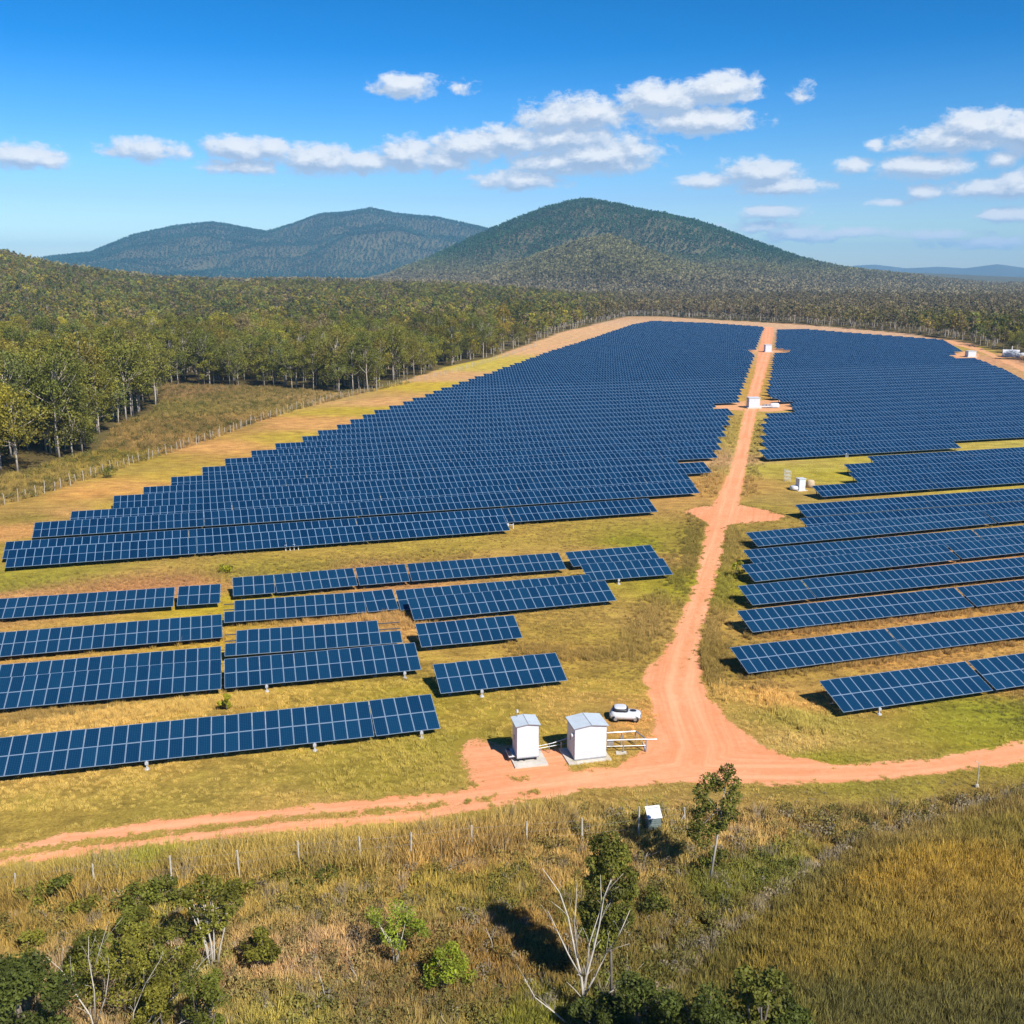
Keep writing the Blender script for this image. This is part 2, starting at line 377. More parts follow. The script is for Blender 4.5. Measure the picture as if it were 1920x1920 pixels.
tv = t.node('ShaderNodeVectorMath', operation='SCALE'); t.link(turf, tv.inputs[0]); t.link(t.maprange(n3, .3, .7, .6, 1.25), tv.inputs[3])
base = t.mix(cov, base, tv.outputs[0])
base = t.mix(t.maprange(n3, .68, .8, 0, .35), base, (.40, .15, .07, 1))
t.link(base, b.inputs['Base Color']); b.inputs['Roughness'].default_value = 1; b.inputs['Specular IOR Level'].default_value = .05
bp = t.node('ShaderNodeBump'); bp.inputs['Strength'].default_value = .5; bp.inputs['Distance'].default_value = .12; t.link(n1, bp.inputs['Height']); t.link(bp.outputs[0], b.inputs['Normal'])
ROADPX = [(-260, 1640), (0, 1588), (146, 1558), (255, 1542), (401, 1520), (547, 1509), (700, 1493), (800, 1482), (868, 1470), (852, 1440), (838, 1412), (850, 1388), (885, 1376), (945, 1385), (1000, 1400), (1062, 1398), (1075, 1440), (1150, 1434), (1190, 1405), (1217, 1372), (1214, 1320), (1200, 1280), (1199, 1262), (1229, 1232), (1253, 1200), (1272, 1152), (1296, 1100), (1311, 1035), (1321, 983), (1312, 975), (1300, 968), (1281, 960), (1290, 953), (1330, 948), (1346, 925), (1365, 885), (1378, 840), (1389, 790), (1402, 735), (1413, 700), (1421, 660), (1432, 613), (1452, 613), (1447, 660), (1437, 700), (1426, 740), (1418, 790), (1406, 850), (1396, 910), (1391, 947), (1430, 953), (1478, 968), (1462, 977), (1400, 982), (1368, 984), (1357, 1046), (1344, 1109), (1325, 1173), (1316, 1216), (1320, 1263), (1341, 1311), (1378, 1354), (1431, 1391), (1484, 1417), (1564, 1431), (1697, 1423), (1803, 1407), (1920, 1386), (2250, 1330), (2250, 1372), (1920, 1433), (1800, 1450), (1700, 1463), (1600, 1471), (1480, 1476), (1380, 1476), (1280, 1474), (1200, 1479), (1100, 1488), (1000, 1506), (900, 1525), (800, 1538), (700, 1550), (583, 1563), (437, 1577), (292, 1591), (146, 1611), (0, 1626), (-260, 1685)]
sheet('dirt_road', ROADPX, .008, m_dirt, jit=.42, step=.55, rutf=rut)
m_pad, t, b = mat('pad_soil')
P = t.node('ShaderNodeTexCoord').outputs['Object']; n1 = t.noise(P, .5, 5, .65)
t.link(t.ramp(n1, [(.3, (.56, .26, .11)), (.7, (.68, .37, .19))]), b.inputs['Base Color']); b.inputs['Roughness'].default_value = 1; b.inputs['Specular IOR Level'].default_value = .05
PADS = [[(1338, 755), (1376, 756), (1400, 751), (1484, 750), (1487, 769), (1440, 772), (1371, 769), (1340, 765)],
        [(1388, 655), (1440, 654), (1484, 653), (1485, 659), (1440, 662), (1412, 660)],
        [(1779, 664), (1815, 658), (1836, 664), (1832, 672), (1795, 671)]]
for q in PADS: sheet('equipment_pad', q, .004, m_pad, jit=.5, step=4)
sheet('service_track', [(1768, 636), (1800, 643), (1840, 653), (1920, 688), (2050, 740), (2050, 752), (1920, 697), (1840, 660), (1795, 648)], .004, m_pad, jit=.6, step=5)

# ---------------------------------------------------------------- solar tables
TILT = R(20)
m_cell, t, b = mat('solar_cell')
P = t.node('ShaderNodeTexCoord').outputs['Object']
sep = t.node('ShaderNodeSeparateXYZ'); t.link(P, sep.inputs[0])
def gridline(v, n, w):
    f = t.math('FRACT', t.math('MULTIPLY', v, n)); return t.math('GREATER_THAN', t.math('ABSOLUTE', t.math('SUBTRACT', f, .5)), .5 - w)
gl = t.math('MAXIMUM', gridline(sep.outputs[0], 6.0, .05), gridline(sep.outputs[1], 6.0, .05))
rnd = t.node('ShaderNodeObjectInfo').outputs['Random']
cb = t.mix(rnd, (.0020, .022, .060, 1), (.0035, .032, .078, 1))
t.link(t.mix(t.math('MULTIPLY', gl, .5), cb, (.03, .11, .20, 1)), b.inputs['Base Color'])
b.inputs['Roughness'].default_value = .16; b.inputs['Specular IOR Level'].default_value = .45
m_frame = simple('module_frame', (.29, .39, .51), .35, .35, .08, 1.5)
m_steel = simple('galvanised_steel', (.42, .43, .44), .45, .6, .2, 6)
m_rack = simple('rack_steel', (.16, .165, .17), .6, .5, .2, 6)
m_under = simple('module_back', (.10, .10, .11), .8)
# one material for tables whose modules are drawn by UV (u: module columns, v: module rows)
m_surf, t, b = mat('panel_surface')
uv = t.node('ShaderNodeUVMap').outputs[0]; sp = t.node('ShaderNodeSeparateXYZ'); t.link(uv, sp.inputs[0])
def edge(v, w):
    f = t.math('FRACT', v); return t.math('GREATER_THAN', t.math('ABSOLUTE', t.math('SUBTRACT', f, .5)), .5 - w)
fr = t.math('MAXIMUM', edge(sp.outputs[0], .036), edge(sp.outputs[1], .018))
cellid = t.node('ShaderNodeCombineXYZ'); t.link(t.math('FLOOR', sp.outputs[0]), cellid.inputs[0]); t.link(t.math('FLOOR', sp.outputs[1]), cellid.inputs[1]); t.link(t.node('ShaderNodeObjectInfo').outputs['Random'], cellid.inputs[2])
wn = t.node('ShaderNodeTexWhiteNoise'); t.link(cellid.outputs[0], wn.inputs[0])
cb = t.mix(wn.outputs[0], (.0022, .021, .058, 1), (.0045, .032, .080, 1))
t.link(t.mix(fr, cb, (.18, .27, .38, 1)), b.inputs['Base Color'])
b.inputs['Roughness'].default_value = .2; b.inputs['Specular IOR Level'].default_value = .45
def module_mesh(L):
    w, e = .985, .036; h = .035
    V = [(0, 0, 0), (w, 0, 0), (w, L, 0), (0, L, 0), (0, 0, h), (w, 0, h), (w, L, h), (0, L, h), (e, e, h), (w - e, e, h), (w - e, L - e, h), (e, L - e, h)]
    Q = [(0, 3, 2, 1), (0, 1, 5, 4), (1, 2, 6, 5), (2, 3, 7, 6), (3, 0, 4, 7), (4, 5, 9, 8), (5, 6, 10, 9), (6, 7, 11, 10), (7, 4, 8, 11), (8, 9, 10, 11)]
    return mesh_np('solar_module', V, Q, [m_under, m_frame, m_cell], mi=[0] + [1] * 8 + [2])
MODM = {}
def tilt_m(): return Matrix.Rotation(TILT, 4, 'X')
LOW = .62
def rack(me_name, N, s, fine):
    """purlins and rafters under a table; x along the row, y up the slope (all untilted frame)"""
    mb = MB(); M = Matrix.Translation((0, 0, LOW)) @ tilt_m()
    for f in (.12, .38, .62, .88): mb.box((-.05, s * f - .03, -.11), (N + .05, s * f + .03, -.015), M=M)
    x = 1.0
    while x < N: mb.box((x - .03, .1, -.2), (x + .03, s - .1, -.115), M=M); x += 3.0 if fine else 5.0
    return mb
def leg_mesh(s, f):
    y = s * math.cos(TILT) * f; h = LOW + s * math.sin(TILT) * f - .2
    mb = MB(); mb.box((-.04, y - .04, .02), (.04, y + .04, h)); mb.box((-.14, y - .14, 0), (.14, y + .14, .06), 1)
    return mb
m_conc = simple('concrete', (.55, .50, .43), .9, 0, .15, 3)
LEGM = {}
_f = MB(); _f.box((-.05, -.05, 0), (.05, .05, LOW + .02)); _f.tube([(0, -.05, 0), (0, -.05, .1)], [.2, .16], 8); _f.box((-.12, -.12, LOW - .25), (.12, .02, LOW - .05))
FOOT = _f.mesh('anchor_foot', [simple('pale_footing', (.45, .45, .46), .7)])
def table_px(kind, a, b, s):
    """lower-left world point, length, yaw from the pixel ends of the upper (U) or lower (L) edge"""
    z = LOW + s * math.sin(TILT) if kind == 'U' else LOW
    A, B = un(*a, z), un(*b, z); d = B - A; L = float(np.linalg.norm(d)); u = d / L; n = np.array([-u[1], u[0]])
    if kind == 'U': A = A - n * s * math.cos(TILT)
    return A, L, math.atan2(u[1], u[0])
def near_table(A, L, yaw, s, label, skip=(), N=None, group='solar tables standing in the foreground rows'):
    N = N or max(1, round(L)); k = L / N
    root = empty('solar_table', (A[0], A[1], 0), yaw); root.scale = (k, 1, 1)
    tag(root, label, 'solar table', group)
    ml = s / 2 - .01
    if ml not in MODM: MODM[ml] = module_mesh(ml)
    sm = [obj('solar_module', MODM[ml], root)]
    first = True
    for i in range(N):
        for j in range(2):
            if (i, j) in skip: continue
            o = sm[0] if first else sm[0].copy()
            if not first: COL.objects.link(o); o.parent = root
            first = False
            y = j * (ml + .02)
            o.location = Matrix.Translation((0, 0, LOW)) @ tilt_m() @ Vector((i + .0075, y, random.uniform(-.004, .004)))
            o.rotation_euler = (TILT + random.uniform(-.010, .010), random.uniform(-.006, .006), 0)
    rack('rack', N, s, True).build('support_rack', m_rack, root)
    for f in (.3, .84):
        if (s, f) not in LEGM: LEGM[(s, f)] = leg_mesh(s, f).mesh('leg', [m_rack, m_conc])
        x = 1.0 if N > 2 else .5
        while x < N:
            o = obj('leg', LEGM[(s, f)], root); o.location = (x, 0, 0); x += 4.0
    if 'nearest' in label or 'alone' in label or 'front table of the stacked' in label:
        x = 3.5
        while x < N:
            o = obj('anchor_foot', FOOT, root); o.location = (x, 0, 0); x += 12.0
    return root
NEAR = [  # kind, px a, px b, slope length, label, skipped modules(fn)
 ('L', (-170, 1475), (702, 1381), 3.9, 'longest solar table, nearest the camera at lower left above the dirt track', None),
 ('L', (705, 1380.5), (826, 1366), 3.9, 'short end table of the nearest left row, pointing towards the two white cabinets', None),
 ('L', (-120, 1341), (415, 1292), 3.85, 'front table of the close-set pair at left edge, left of the narrow dark gap', None),
 ('U', (-120, 1257), (415, 1212), 3.85, 'rear table of the close-set pair at left edge, half hidden by the front one', None),
 ('L', (421, 1291), (790, 1256), 3.75, 'front table of the stacked pair right of the narrow gap near the lone table', None),
 ('L', (421, 1231), (755, 1205), 3.6, 'rear table of the stacked pair, with modules missing at both upper corners', 'C'),
 ('L', (826, 1301), (1064, 1276), 3.7, 'short solar table standing alone behind the two white cabinets', None),
 ('L', (790, 1214), (980, 1196), 3.5, 'shortest separate table, behind the lone table near the cabinets', None),
 ('U', (-120, 1196), (416, 1152), 3.6, 'table at left edge with tall dry grass brushing its lower edge', None),
 ('L', (420, 1168), (687, 1148), 3.5, 'table with one module missing at its upper left corner, right of the yellow grass gap', 'G'),
 ('L', (690, 1148), (748, 1142), 3.5, 'tiny three-column table between two longer tables, dry grass in front', None),
 ('U', (741, 1107), (1104, 1077), 3.5, 'rear table of the broad overlapping pair in the middle of the left block', None),
 ('L', (776, 1163), (1156, 1126), 3.6, 'front table of the broad overlapping pair in the middle of the left block', None),
 ('L', (437, 1118), (516, 1112), 3.4, 'five-column table, first of the long divided row from its left end', None),
 ('L', (519, 1112), (671, 1098), 3.4, 'ten-column table, second in the long divided row', None),
 ('L', (674, 1098), (769, 1090), 3.4, 'six-column table, third in the long divided row', None),
 ('L', (772, 1090), (1062, 1067), 3.4, 'long table at the right end of the divided row, by the short stacked pair', None),
 ('U', (1059, 1036), (1219, 1022), 3.0, 'rear table of the small stacked pair nearest the left side of the dirt road', None),
 ('L', (1104, 1090), (1262, 1077), 3.3, 'front table of the small stacked pair nearest the left side of the dirt road', None),
 ('U', (-120, 1131), (328, 1101), 3.4, 'farthest long table of the block at left edge, below the brown grass strip', None),
 ('U', (335, 1100), (414, 1095), 3.4, 'five-column table ending the farthest row of the left edge block', None),
 ('L', (1581, 1336), (1862, 1295), 3.75, 'nearest table right of the dirt road, casting a black shadow at its left end', None),
 ('L', (1868, 1294), (2080, 1261), 3.75, 'table at the right edge continuing the nearest row right of the road', None),
 ('L', (1403, 1263), (1700, 1224), 3.55, 'second row right of the road, its left table beside the pale grass tuft line', None),
 ('L', (1702, 1223.5), (2060, 1176), 3.55, 'second row right of the road, its table running off the right edge', None),
 ('L', (1411, 1186), (1826, 1138), 3.4, 'third row right of the road, its long left table before the dark seam', None),
 ('L', (1831, 1137.5), (2060, 1110), 3.4, 'third row right of the road, its table after the dark seam', None),
 ('L', (1411, 1135), (1530, 1122), 3.4, 'fourth row right of the road, its short left table', None),
 ('L', (1532, 1121.5), (1990, 1072), 3.4, 'fourth row right of the road, its long table off the right edge', None),
 ('L', (1415, 1091), (1800, 1049), 3.3, 'fifth row right of the road, its front left table beside the bright green bush', None),
 ('L', (1804, 1048), (2060, 1021), 3.3, 'fifth row right of the road, its table at the right edge', None),
 ('U', (1393, 1032), (1820, 993), 3.3, 'sixth row right of the road, its left table close behind the fifth', None),
 ('U', (1823, 993), (2060, 973), 3.3, 'sixth row right of the road, its table at the right edge', None),
 ('U', (1398, 999), (1840, 958), 3.2, 'seventh row right of the road, left table opposite the red dirt turnout', None),
 ('U', (1843, 957.5), (2060, 938), 3.2, 'seventh row right of the road, its table at the right edge', None),
]
for kd, a, b_, s, lab, fn in NEAR:
    A, L, yaw = table_px(kd, a, b_, s); N = max(1, round(L)); skip = set()
    if fn == 'C': skip = {(0, 1), (N - 1, 1), (N - 2, 1)}
    if fn == 'G': skip = {(0, 1)}
    near_table(A, L, yaw, s, lab, skip, N)

# big fields: rows clipped by the outlines of the fields
AZR = R(73.2); U2 = np.array([math.sin(AZR), math.cos(AZR)]); N2 = np.array([-U2[1], U2[0]]); YAW = math.atan2(U2[1], U2[0])
LEFTF = [(0, 1059), (883, 991), (888, 992), (950, 984), (948, 972), (1248, 942), (1234, 925), (1308, 914), (1302, 898), (1284, 894), (1334, 875), (1320, 866), (1270, 866), (1262, 852), (1338, 850), (1371, 769), (1336, 765), (1338, 753), (1379, 751), (1413, 661), (1389, 656), (1414, 653), (1431, 613), (1330, 606), (1225, 602), (1187, 609), (1083, 644), (1033, 659), (935, 695), (869, 717), (804, 740), (756, 757), (708, 773), (651, 795), (583, 819), (501, 843), (403, 873), (354, 892), (296, 911), (239, 931), (170, 956), (93, 984), (22, 1000), (10, 1024)]
RIGHTF = [(1430, 857), (1697, 846), (1717, 836), (1920, 819), (2300, 786), (2300, 750), (1920, 712), (1880, 690), (1832, 673), (1795, 673), (1779, 665), (1802, 656), (1768, 637), (1591, 624), (1511, 617), (1459, 619), (1456, 652), (1483, 653), (1484, 661), (1455, 662), (1449, 697), (1442, 746), (1486, 748), (1488, 771), (1440, 772), (1432, 818)]
RIGHTN = [(1500, 976), (1511, 987), (1920, 962), (2300, 935), (2300, 800), (1920, 834), (1730, 849), (1590, 867), (1600, 893), (1524, 906), (1540, 925), (1498, 941)]
def wpoly(px, z): return np.array([un(a, b, z) for a, b in px])
def clip_rows(poly, perps, s):
    P = wpoly(poly, 1.5); out = []
    al = P @ U2
    for ri, p in enumerate(perps):     # p: perpendicular distance of the upper edge
        mid = p - s * math.cos(TILT) * .5
        a = np.arange(math.floor(al.min()), al.max(), 1.0)
        X = U2[0] * (a + .5) + N2[0] * mid; Y = U2[1] * (a + .5) + N2[1] * mid
        k = inside(P, X, Y); i = 0; row = []
        while i < len(a):
            if not k[i]: i += 1; continue
            j = i
            while j < len(a) and k[j] and j - i < 22: j += 1
            if j - i >= 3: row.append((a[i], j - i))
            i = j
            if i < len(a) and k[i] : i += 0
        out.append((p, s, row))
    return out
lp = [133.4, 137.8, 147.9, 153.6, 162.9, 168.6, 175.8, 183.6, 191.0]
while lp[-1] < 720: lp.append(lp[-1] + 7.4 * (1 if lp[-1] < 420 else 1.0))
rp = [176.2 - 4.6]
while rp[-1] < 640: rp.append(rp[-1] + 7.6)
fields = [('left', clip_rows(LEFTF, lp, 3.7)), ('rnear', clip_rows(RIGHTN, [120.5, 128.2, 139.4, 146.9, 154.2, 160.0], 3.3)), ('right', clip_rows(RIGHTF, rp, 3.6))]
ORD = ['first', 'second', 'third', 'fourth', 'fifth', 'sixth', 'seventh', 'eighth', 'ninth', 'tenth', 'eleventh', 'twelfth', 'thirteenth', 'fourteenth', 'fifteenth', 'sixteenth', 'seventeenth', 'eighteenth', 'nineteenth', 'twentieth'] + ['twenty-' + w for w in ('first', 'second', 'third', 'fourth', 'fifth', 'sixth', 'seventh', 'eighth', 'ninth')] + ['thirtieth'] + ['thirty-' + w for w in ('first', 'second', 'third', 'fourth', 'fifth')]
FN = {'left': 'big field left of road', 'rnear': 'small block behind white kiosk', 'right': 'big field right of road'}
TB = []
for fn, rows in fields:
    for ri, (p, s, row) in enumerate(rows):
        for ti, (a, n) in enumerate(row):
            lowp = p - s * math.cos(TILT); A = U2 * a + N2 * lowp; C = U2 * (a + n / 2) + N2 * (p - 1.7)
            px, py = proj(C[0], C[1], 1.5); vis = -40 < px < 1960
            TB.append([float(np.hypot(*C)) + (0 if vis else 5000), fn, ri, ti, A, n, s])
TB.sort(key=lambda q: q[0])
SURF = {}; RCK = {}
def surf_geo(n, s, ml=2):
    c, si = math.cos(TILT), math.sin(TILT); L = n - .08
    lo = np.array([(0.04, 0, LOW), (L + .04, 0, LOW), (L + .04, s * c, LOW + s * si), (.04, s * c, LOW + s * si)])
    up = lo + np.array([0, -si, c]) * .04
    V = np.vstack([lo, up]); Q = [(4, 5, 6, 7), (0, 3, 2, 1), (0, 1, 5, 4), (1, 2, 6, 5), (2, 3, 7, 6), (3, 0, 4, 7)]
    uv = np.zeros((6, 4, 2)); uv[0] = [(0, 0), (n, 0), (n, 2), (0, 2)]; uv[1:] = .5
    return V, Q, uv
n_ind = 300 - len(NEAR)
for d, fn, ri, ti, A, n, s in TB[:n_ind]:
    root = empty('solar_table', (A[0], A[1], 0), YAW)
    tag(root, '%s solar table from left, %s row back, %s' % (ORD[ti], ORD[ri], FN[fn]), 'solar table', {'left': 'solar tables of the big left field', 'rnear': 'solar tables of the small right block', 'right': 'solar tables of the big right field'}[fn])
    if (n, s) not in SURF:
        V, Q, uv = surf_geo(n, s); SURF[(n, s)] = mesh_np('panel_surface', V, Q, [m_surf, m_under, m_frame], mi=[0, 1, 2, 2, 2, 2], uv=uv)
        mb = rack('rack', n, s, False)
        for x in np.arange(1, n, 5): mb.box((x - .05, .6, 0), (x + .05, .7, 1.0)); mb.box((x - .05, 3.0, 0), (x + .05, 3.1, 1.8))
        RCK[(n, s)] = mb.mesh('support_rack', [m_rack])
    obj('panel_surface', SURF[(n, s)], root); obj('support_rack', RCK[(n, s)], root)
Vs, Qs, Us, Ms = [], [], [], []; k = 0
cy, sy = math.cos(YAW), math.sin(YAW)
for d, fn, ri, ti, A, n, s in TB[n_ind:]:
    V, Q, uv = surf_geo(n, s); W = V.copy(); W[:, 0] = A[0] + V[:, 0] * cy - V[:, 1] * sy; W[:, 1] = A[1] + V[:, 0] * sy + V[:, 1] * cy
    uv = uv + [(ti * 37 + ri * 5) % 97, (ri * 2) % 61]
    Vs.append(W); Qs.append(np.array(Q) + k); Us.append(uv); Ms += [0, 1, 2, 2, 2, 2]; k += 8
    for x in np.arange(1, n, 7):     # posts
        for (yy, zz) in ((.6, 1.0), (3.0, 1.8)):
            q = np.array([(x - .05, yy, 0), (x + .05, yy, 0), (x + .05, yy, zz), (x - .05, yy, zz)]); w = q.copy()
            w[:, 0] = A[0] + q[:, 0] * cy - q[:, 1] * sy; w[:, 1] = A[1] + q[:, 0] * sy + q[:, 1] * cy
            Vs.append(w); Qs.append(np.array([[0, 1, 2, 3]]) + k); Us.append(np.full((1, 4, 2), .5)); Ms.append(2); k += 4
far = obj('solar_tables_beyond', mesh_np('solar_tables_beyond', np.vstack(Vs), np.vstack(Qs), [m_surf, m_under, m_frame], mi=Ms, uv=np.concatenate(Us)))
tag(far, 'hundreds of far solar tables merging into a blue sheet towards the bush', 'solar tables', kind='stuff')

# ---------------------------------------------------------------- cabinets and equipment
m_white, t, b = mat('white_sheet_metal')
P = t.node('ShaderNodeTexCoord').outputs['Object']; sp = t.node('ShaderNodeSeparateXYZ'); t.link(P, sp.inputs[0])
n1 = t.noise(P, 2.2, 4, .6); dust = t.math('MULTIPLY', t.maprange(sp.outputs[2], .2, 1.0, .55, 0), t.maprange(t.noise(P, 5, 5, .7), .35, .7)); t.link(t.mix(dust, t.ramp(n1, [(.3, (.54, .58, .62)), (.7, (.62, .66, .70))]), (.55, .36, .24, 1)), b.inputs['Base Color']); b.inputs['Roughness'].default_value = .45
wv = t.math('SINE', t.math('MULTIPLY', t.math('ADD', sp.outputs[0], sp.outputs[1]), 48)); bp = t.node('ShaderNodeBump'); bp.inputs['Strength'].default_value = .12; bp.inputs['Distance'].default_value = .01; t.link(wv, bp.inputs['Height']); t.link(bp.outputs[0], b.inputs['Normal'])
m_roof = simple('pale_roof_sheet', (.50, .56, .60), .5, 0, .12, 2)
m_dark = simple('dark_plastic', (.02, .022, .028), .5)
m_pale = simple('white_plastic', (.60, .61, .63), .4, 0, .08, 3)
m_grey = simple('grey_trim', (.30, .31, .33), .5)
def cabinet(name, fl, fr, w, d, h, lift, label, big):
    a, b_ = un(*fl, lift), un(*fr, lift); u = (b_ - a) / np.linalg.norm(b_ - a); yaw = math.atan2(u[1], u[0])
    root = empty(name, (a[0], a[1], 0), yaw); tag(root, label, 'cabinet', 'white equipment cabinets on concrete slabs by the dirt road')
    mb = MB(); mb.box((0, 0, lift), (w, d, lift + h)); mb.box((-.02, -.03, lift - .07), (w + .02, d + .02, lift), 1)
    # gable fill
    g = .17 if big else .12
    for y0, y1 in ((0, .03), (d - .03, d)):
        for m_ in (0,):
            k = len(mb.v); mb.v += [(0, y0, lift + h), (w, y0, lift + h), (w / 2, y0, lift + h + g), (0, y1, lift + h), (w, y1, lift + h), (w / 2, y1, lift + h + g)]
            mb.f += [(k, k + 1, k + 2), (k + 3, k + 5, k + 4)]; mb.mi += [0, 0]
    mb.build('cabinet_body', [m_white, m_grey], root)
    rf = MB(); o = .13; e = .05
    for sx in (0, 1):
        x0, x1 = (-o, w / 2) if sx == 0 else (w / 2, w + o)
        za = lift + h + (g if sx else -o * g / (w / 2)) + .015; zb = lift + h + (-o * g / (w / 2) if sx else g) + .015
        P8 = [(x0, -o, za), (x1, -o, zb), (x1, d + o, zb), (x0, d + o, za)]
        rf.quad([(x, y, z + e) for x, y, z in P8]); rf.quad([P8[3], P8[2], P8[1], P8[0]])
        for i in range(4):
            p, q = P8[i], P8[(i + 1) % 4]
            if (i == 1 and sx == 0) or (i == 3 and sx == 1): continue
            rf.quad([p, q, (q[0], q[1], q[2] + e), (p[0], p[1], p[2] + e)], 1)
    rf.box((w / 2 - .02, -o, lift + h + g + .05), (w / 2 + .02, d + o, lift + h + g + .085), 1)
    rf.build('roof', [m_roof, m_grey], root)
    sl = MB(); sl.box((-.55 if big else -.3, -.4 if big else -.75, 0), (w + (.3 if big else .55), d + .25, .11)); sl.build('concrete_slab', m_conc, root)
    for lx in ((.35, w - .45) if big else (.06, .5, w - .25)):
        for ly in ((.15, d - .25)):
            f = MB(); f.box((lx, ly, .11), (lx + .14, ly + .14, lift - .07)); f.build('foot', m_dark, root)
    dr = MB(); dr.box((-.035, .18, lift + .12), (0.0, d - .18, lift + h - .2)); dr.box((-.06, d * .5, lift + h * .45), (-.035, d * .5 + .05, lift + h * .6), 1); dr.build('door', [m_white, m_dark], root)
    return root, lift + h + g
c1, z1 = cabinet('electrical_cabinet', (969.5, 1421), (1009, 1417), 1.62, 1.55, 2.45, .48, 'narrow white cabinet raised on dark feet, left of the wider one', False)
a1 = MB(); a1.tube([(.35, 1.5, z1 - .05), (.35, 1.5, z1 + .45)], .03, 6); a1.tube([(.35, 1.5, z1 + .3), (.35, 1.5, z1 + .52)], .075, 8, 1); a1.build('antenna', [m_steel, m_pale], c1)
a1 = MB(); a1.box((-.55, .3, .42), (-.05, 1.5, .5)); a1.box((-.5, .35, .5), (-.3, 1.45, .62), 1); a1.box((-.5, .4, .11), (-.42, .48, .42), 1); a1.build('side_step', [m_pale, m_dark], c1)
c2, z2 = cabinet('electrical_cabinet', (1077.5, 1424), (1134, 1417.5), 2.42, 1.95, 2.42, .22, 'wide white cabinet with shallow gabled roof and round lamp on its side', True)
a1 = MB(); a1.tube([(-.03, .35, 2.0), (-.2, .35, 2.0)], .16, 12); a1.build('side_lamp', m_pale, c2, True)
for q in (.75, 1.25):
    a1 = MB(); a1.box((2.42, .3, 1.0 + q * .5), (2.47, .36, 1.12 + q * .5)); a1.build('hinge', m_dark, c2)
# conduit between the cabinets
p0, p1 = un(1008, 1399, .75), un(1063, 1390, .75)
mb = MB(); mb.tube([(p0[0], p0[1], .75), ((p0[0] * .5 + p1[0] * .5), (p0[1] + p1[1]) / 2, .8), (p1[0] - .2, p1[1], .92), (p1[0] + .4, p1[1] + .1, 1.15)], [.03, .03, .06, .03], 7); mb.tube([(p0[0], p0[1], .55), (p1[0] + .3, p1[1] + .1, .6)], .02, 6)
for f in (.4, .8): q = p0 + (p1 - p0) * f; mb.tube([(q[0], q[1], 0), (q[0], q[1], .8)], .03, 5)
tag(mb.build('conduit', m_steel), 'grey conduit pipe running between the two white cabinets', 'pipe')
# cable frame to the right of the wide cabinet
na, nb, fa, fb = un(1138, 1388, 1.05), un(1212, 1386, 1.05), un(1138, 1374, 1.05), un(1192, 1371, 1.05)
fr_ = empty('cable_frame', (float(na[0]), float(na[1]), 0)); tag(fr_, 'grey galvanised steel frame on legs beside the wide cabinet', 'frame')
def rel(p, z): return (p[0] - na[0], p[1] - na[1], z)
mb = MB()
for a, b_ in ((na, nb), (fa, fb), (nb, fb)): mb.tube([rel(a, 1.05), rel(b_, 1.05)], .05, 6)
ex = nb + (nb - na) / np.linalg.norm(nb - na) * .8; mb.tube([rel(nb, 1.03), rel(ex, 1.03)], .045, 6)
mid = na + (nb - na) * .42; midf = fa + (fb - fa) * .5
mb.tube([rel(mid, 1.0), rel(midf, 1.0)], .04, 6); mb.tube([rel(na, .55), rel(nb, .55)], .03, 6); mb.box((.1, -.02, .6), (.5, .12, .95)); mb.build('top_rail', m_steel, fr_)
for a in (mid, nb, midf, fb):
    l = MB(); l.tube([rel(a, 0), rel(a, 1.05)], .055, 6); l.build('leg', m_steel, fr_)
l = MB(); d = (midf - mid) / np.linalg.norm(midf - mid)
l.tube([rel(nb, .05), rel(nb + d * 1.6, .05)], .05, 6); l.build('foot_bar', m_pale, fr_)
l = MB(); l.box(tuple(np.array(rel(mid, 0)) - (.55, .35, 0)), tuple(np.array(rel(mid, .07)) + (.25, .15, 0))); l.build('foot_pad', m_conc, fr_)
# low white rounded equipment pod
def dome(mb, cx, cy, rx, ry, z0, z1, rot=0, n=20, m=0, p=2.6):
    k = len(mb.v); rings = [(1.0, 0), (1.02, .45), (.95, .78), (.78, .95), (.4, 1.0)]
    for f, h in rings:
        for j in range(n):
            t_ = 2 * PI * j / n; c, s_ = math.cos(t_), math.sin(t_)
            x = rx * f * math.copysign(abs(c) ** (2 / p), c); y = ry * f * math.copysign(abs(s_) ** (2 / p), s_)
            mb.v.append((cx + x * math.cos(rot) - y * math.sin(rot), cy + x * math.sin(rot) + y * math.cos(rot), z0 + (z1 - z0) * h))
    for i in range(4):
        for j in range(n):
            q = k + i * n + j; r_ = k + i * n + (j + 1) % n; mb.f.append((q, r_, r_ + n, q + n)); mb.mi.append(m)
    mb.f.append(tuple(k + 4 * n + j for j in range(n))); mb.mi.append(m)
    mb.f.append(tuple(k + j for j in reversed(range(n)))); mb.mi.append(m)
pp = un(1172, 1349); pod = empty('utility_vehicle', (pp[0], pp[1], 0), YAW - .35); pod.scale = (1.12, 1.12, 1.05); tag(pod, 'small white utility vehicle with dark windows parked between cabinets and road', 'vehicle')
mb = MB(); dome(mb, 0, 0, 1.12, .56, .26, .72, p=4.0); dome(mb, -.45, .05, .62, .62, .26, .82, p=3.4); mb.build('vehicle_body', m_pale, pod, True)
mb = MB(); dome(mb, -.35, .04, .56, .5, .78, 1.03, p=3.6); mb.build('window_band', m_dark, pod, True)
mb = MB(); dome(mb, -.37, .04, .44, .42, .98, 1.1, p=3.4); mb.build('roof_panel', m_pale, pod, True)
mb = MB(); dome(mb, .55, .08, .24, .2, .70, .75, p=2.2); mb.build('bonnet_vent', m_dark, pod, True)
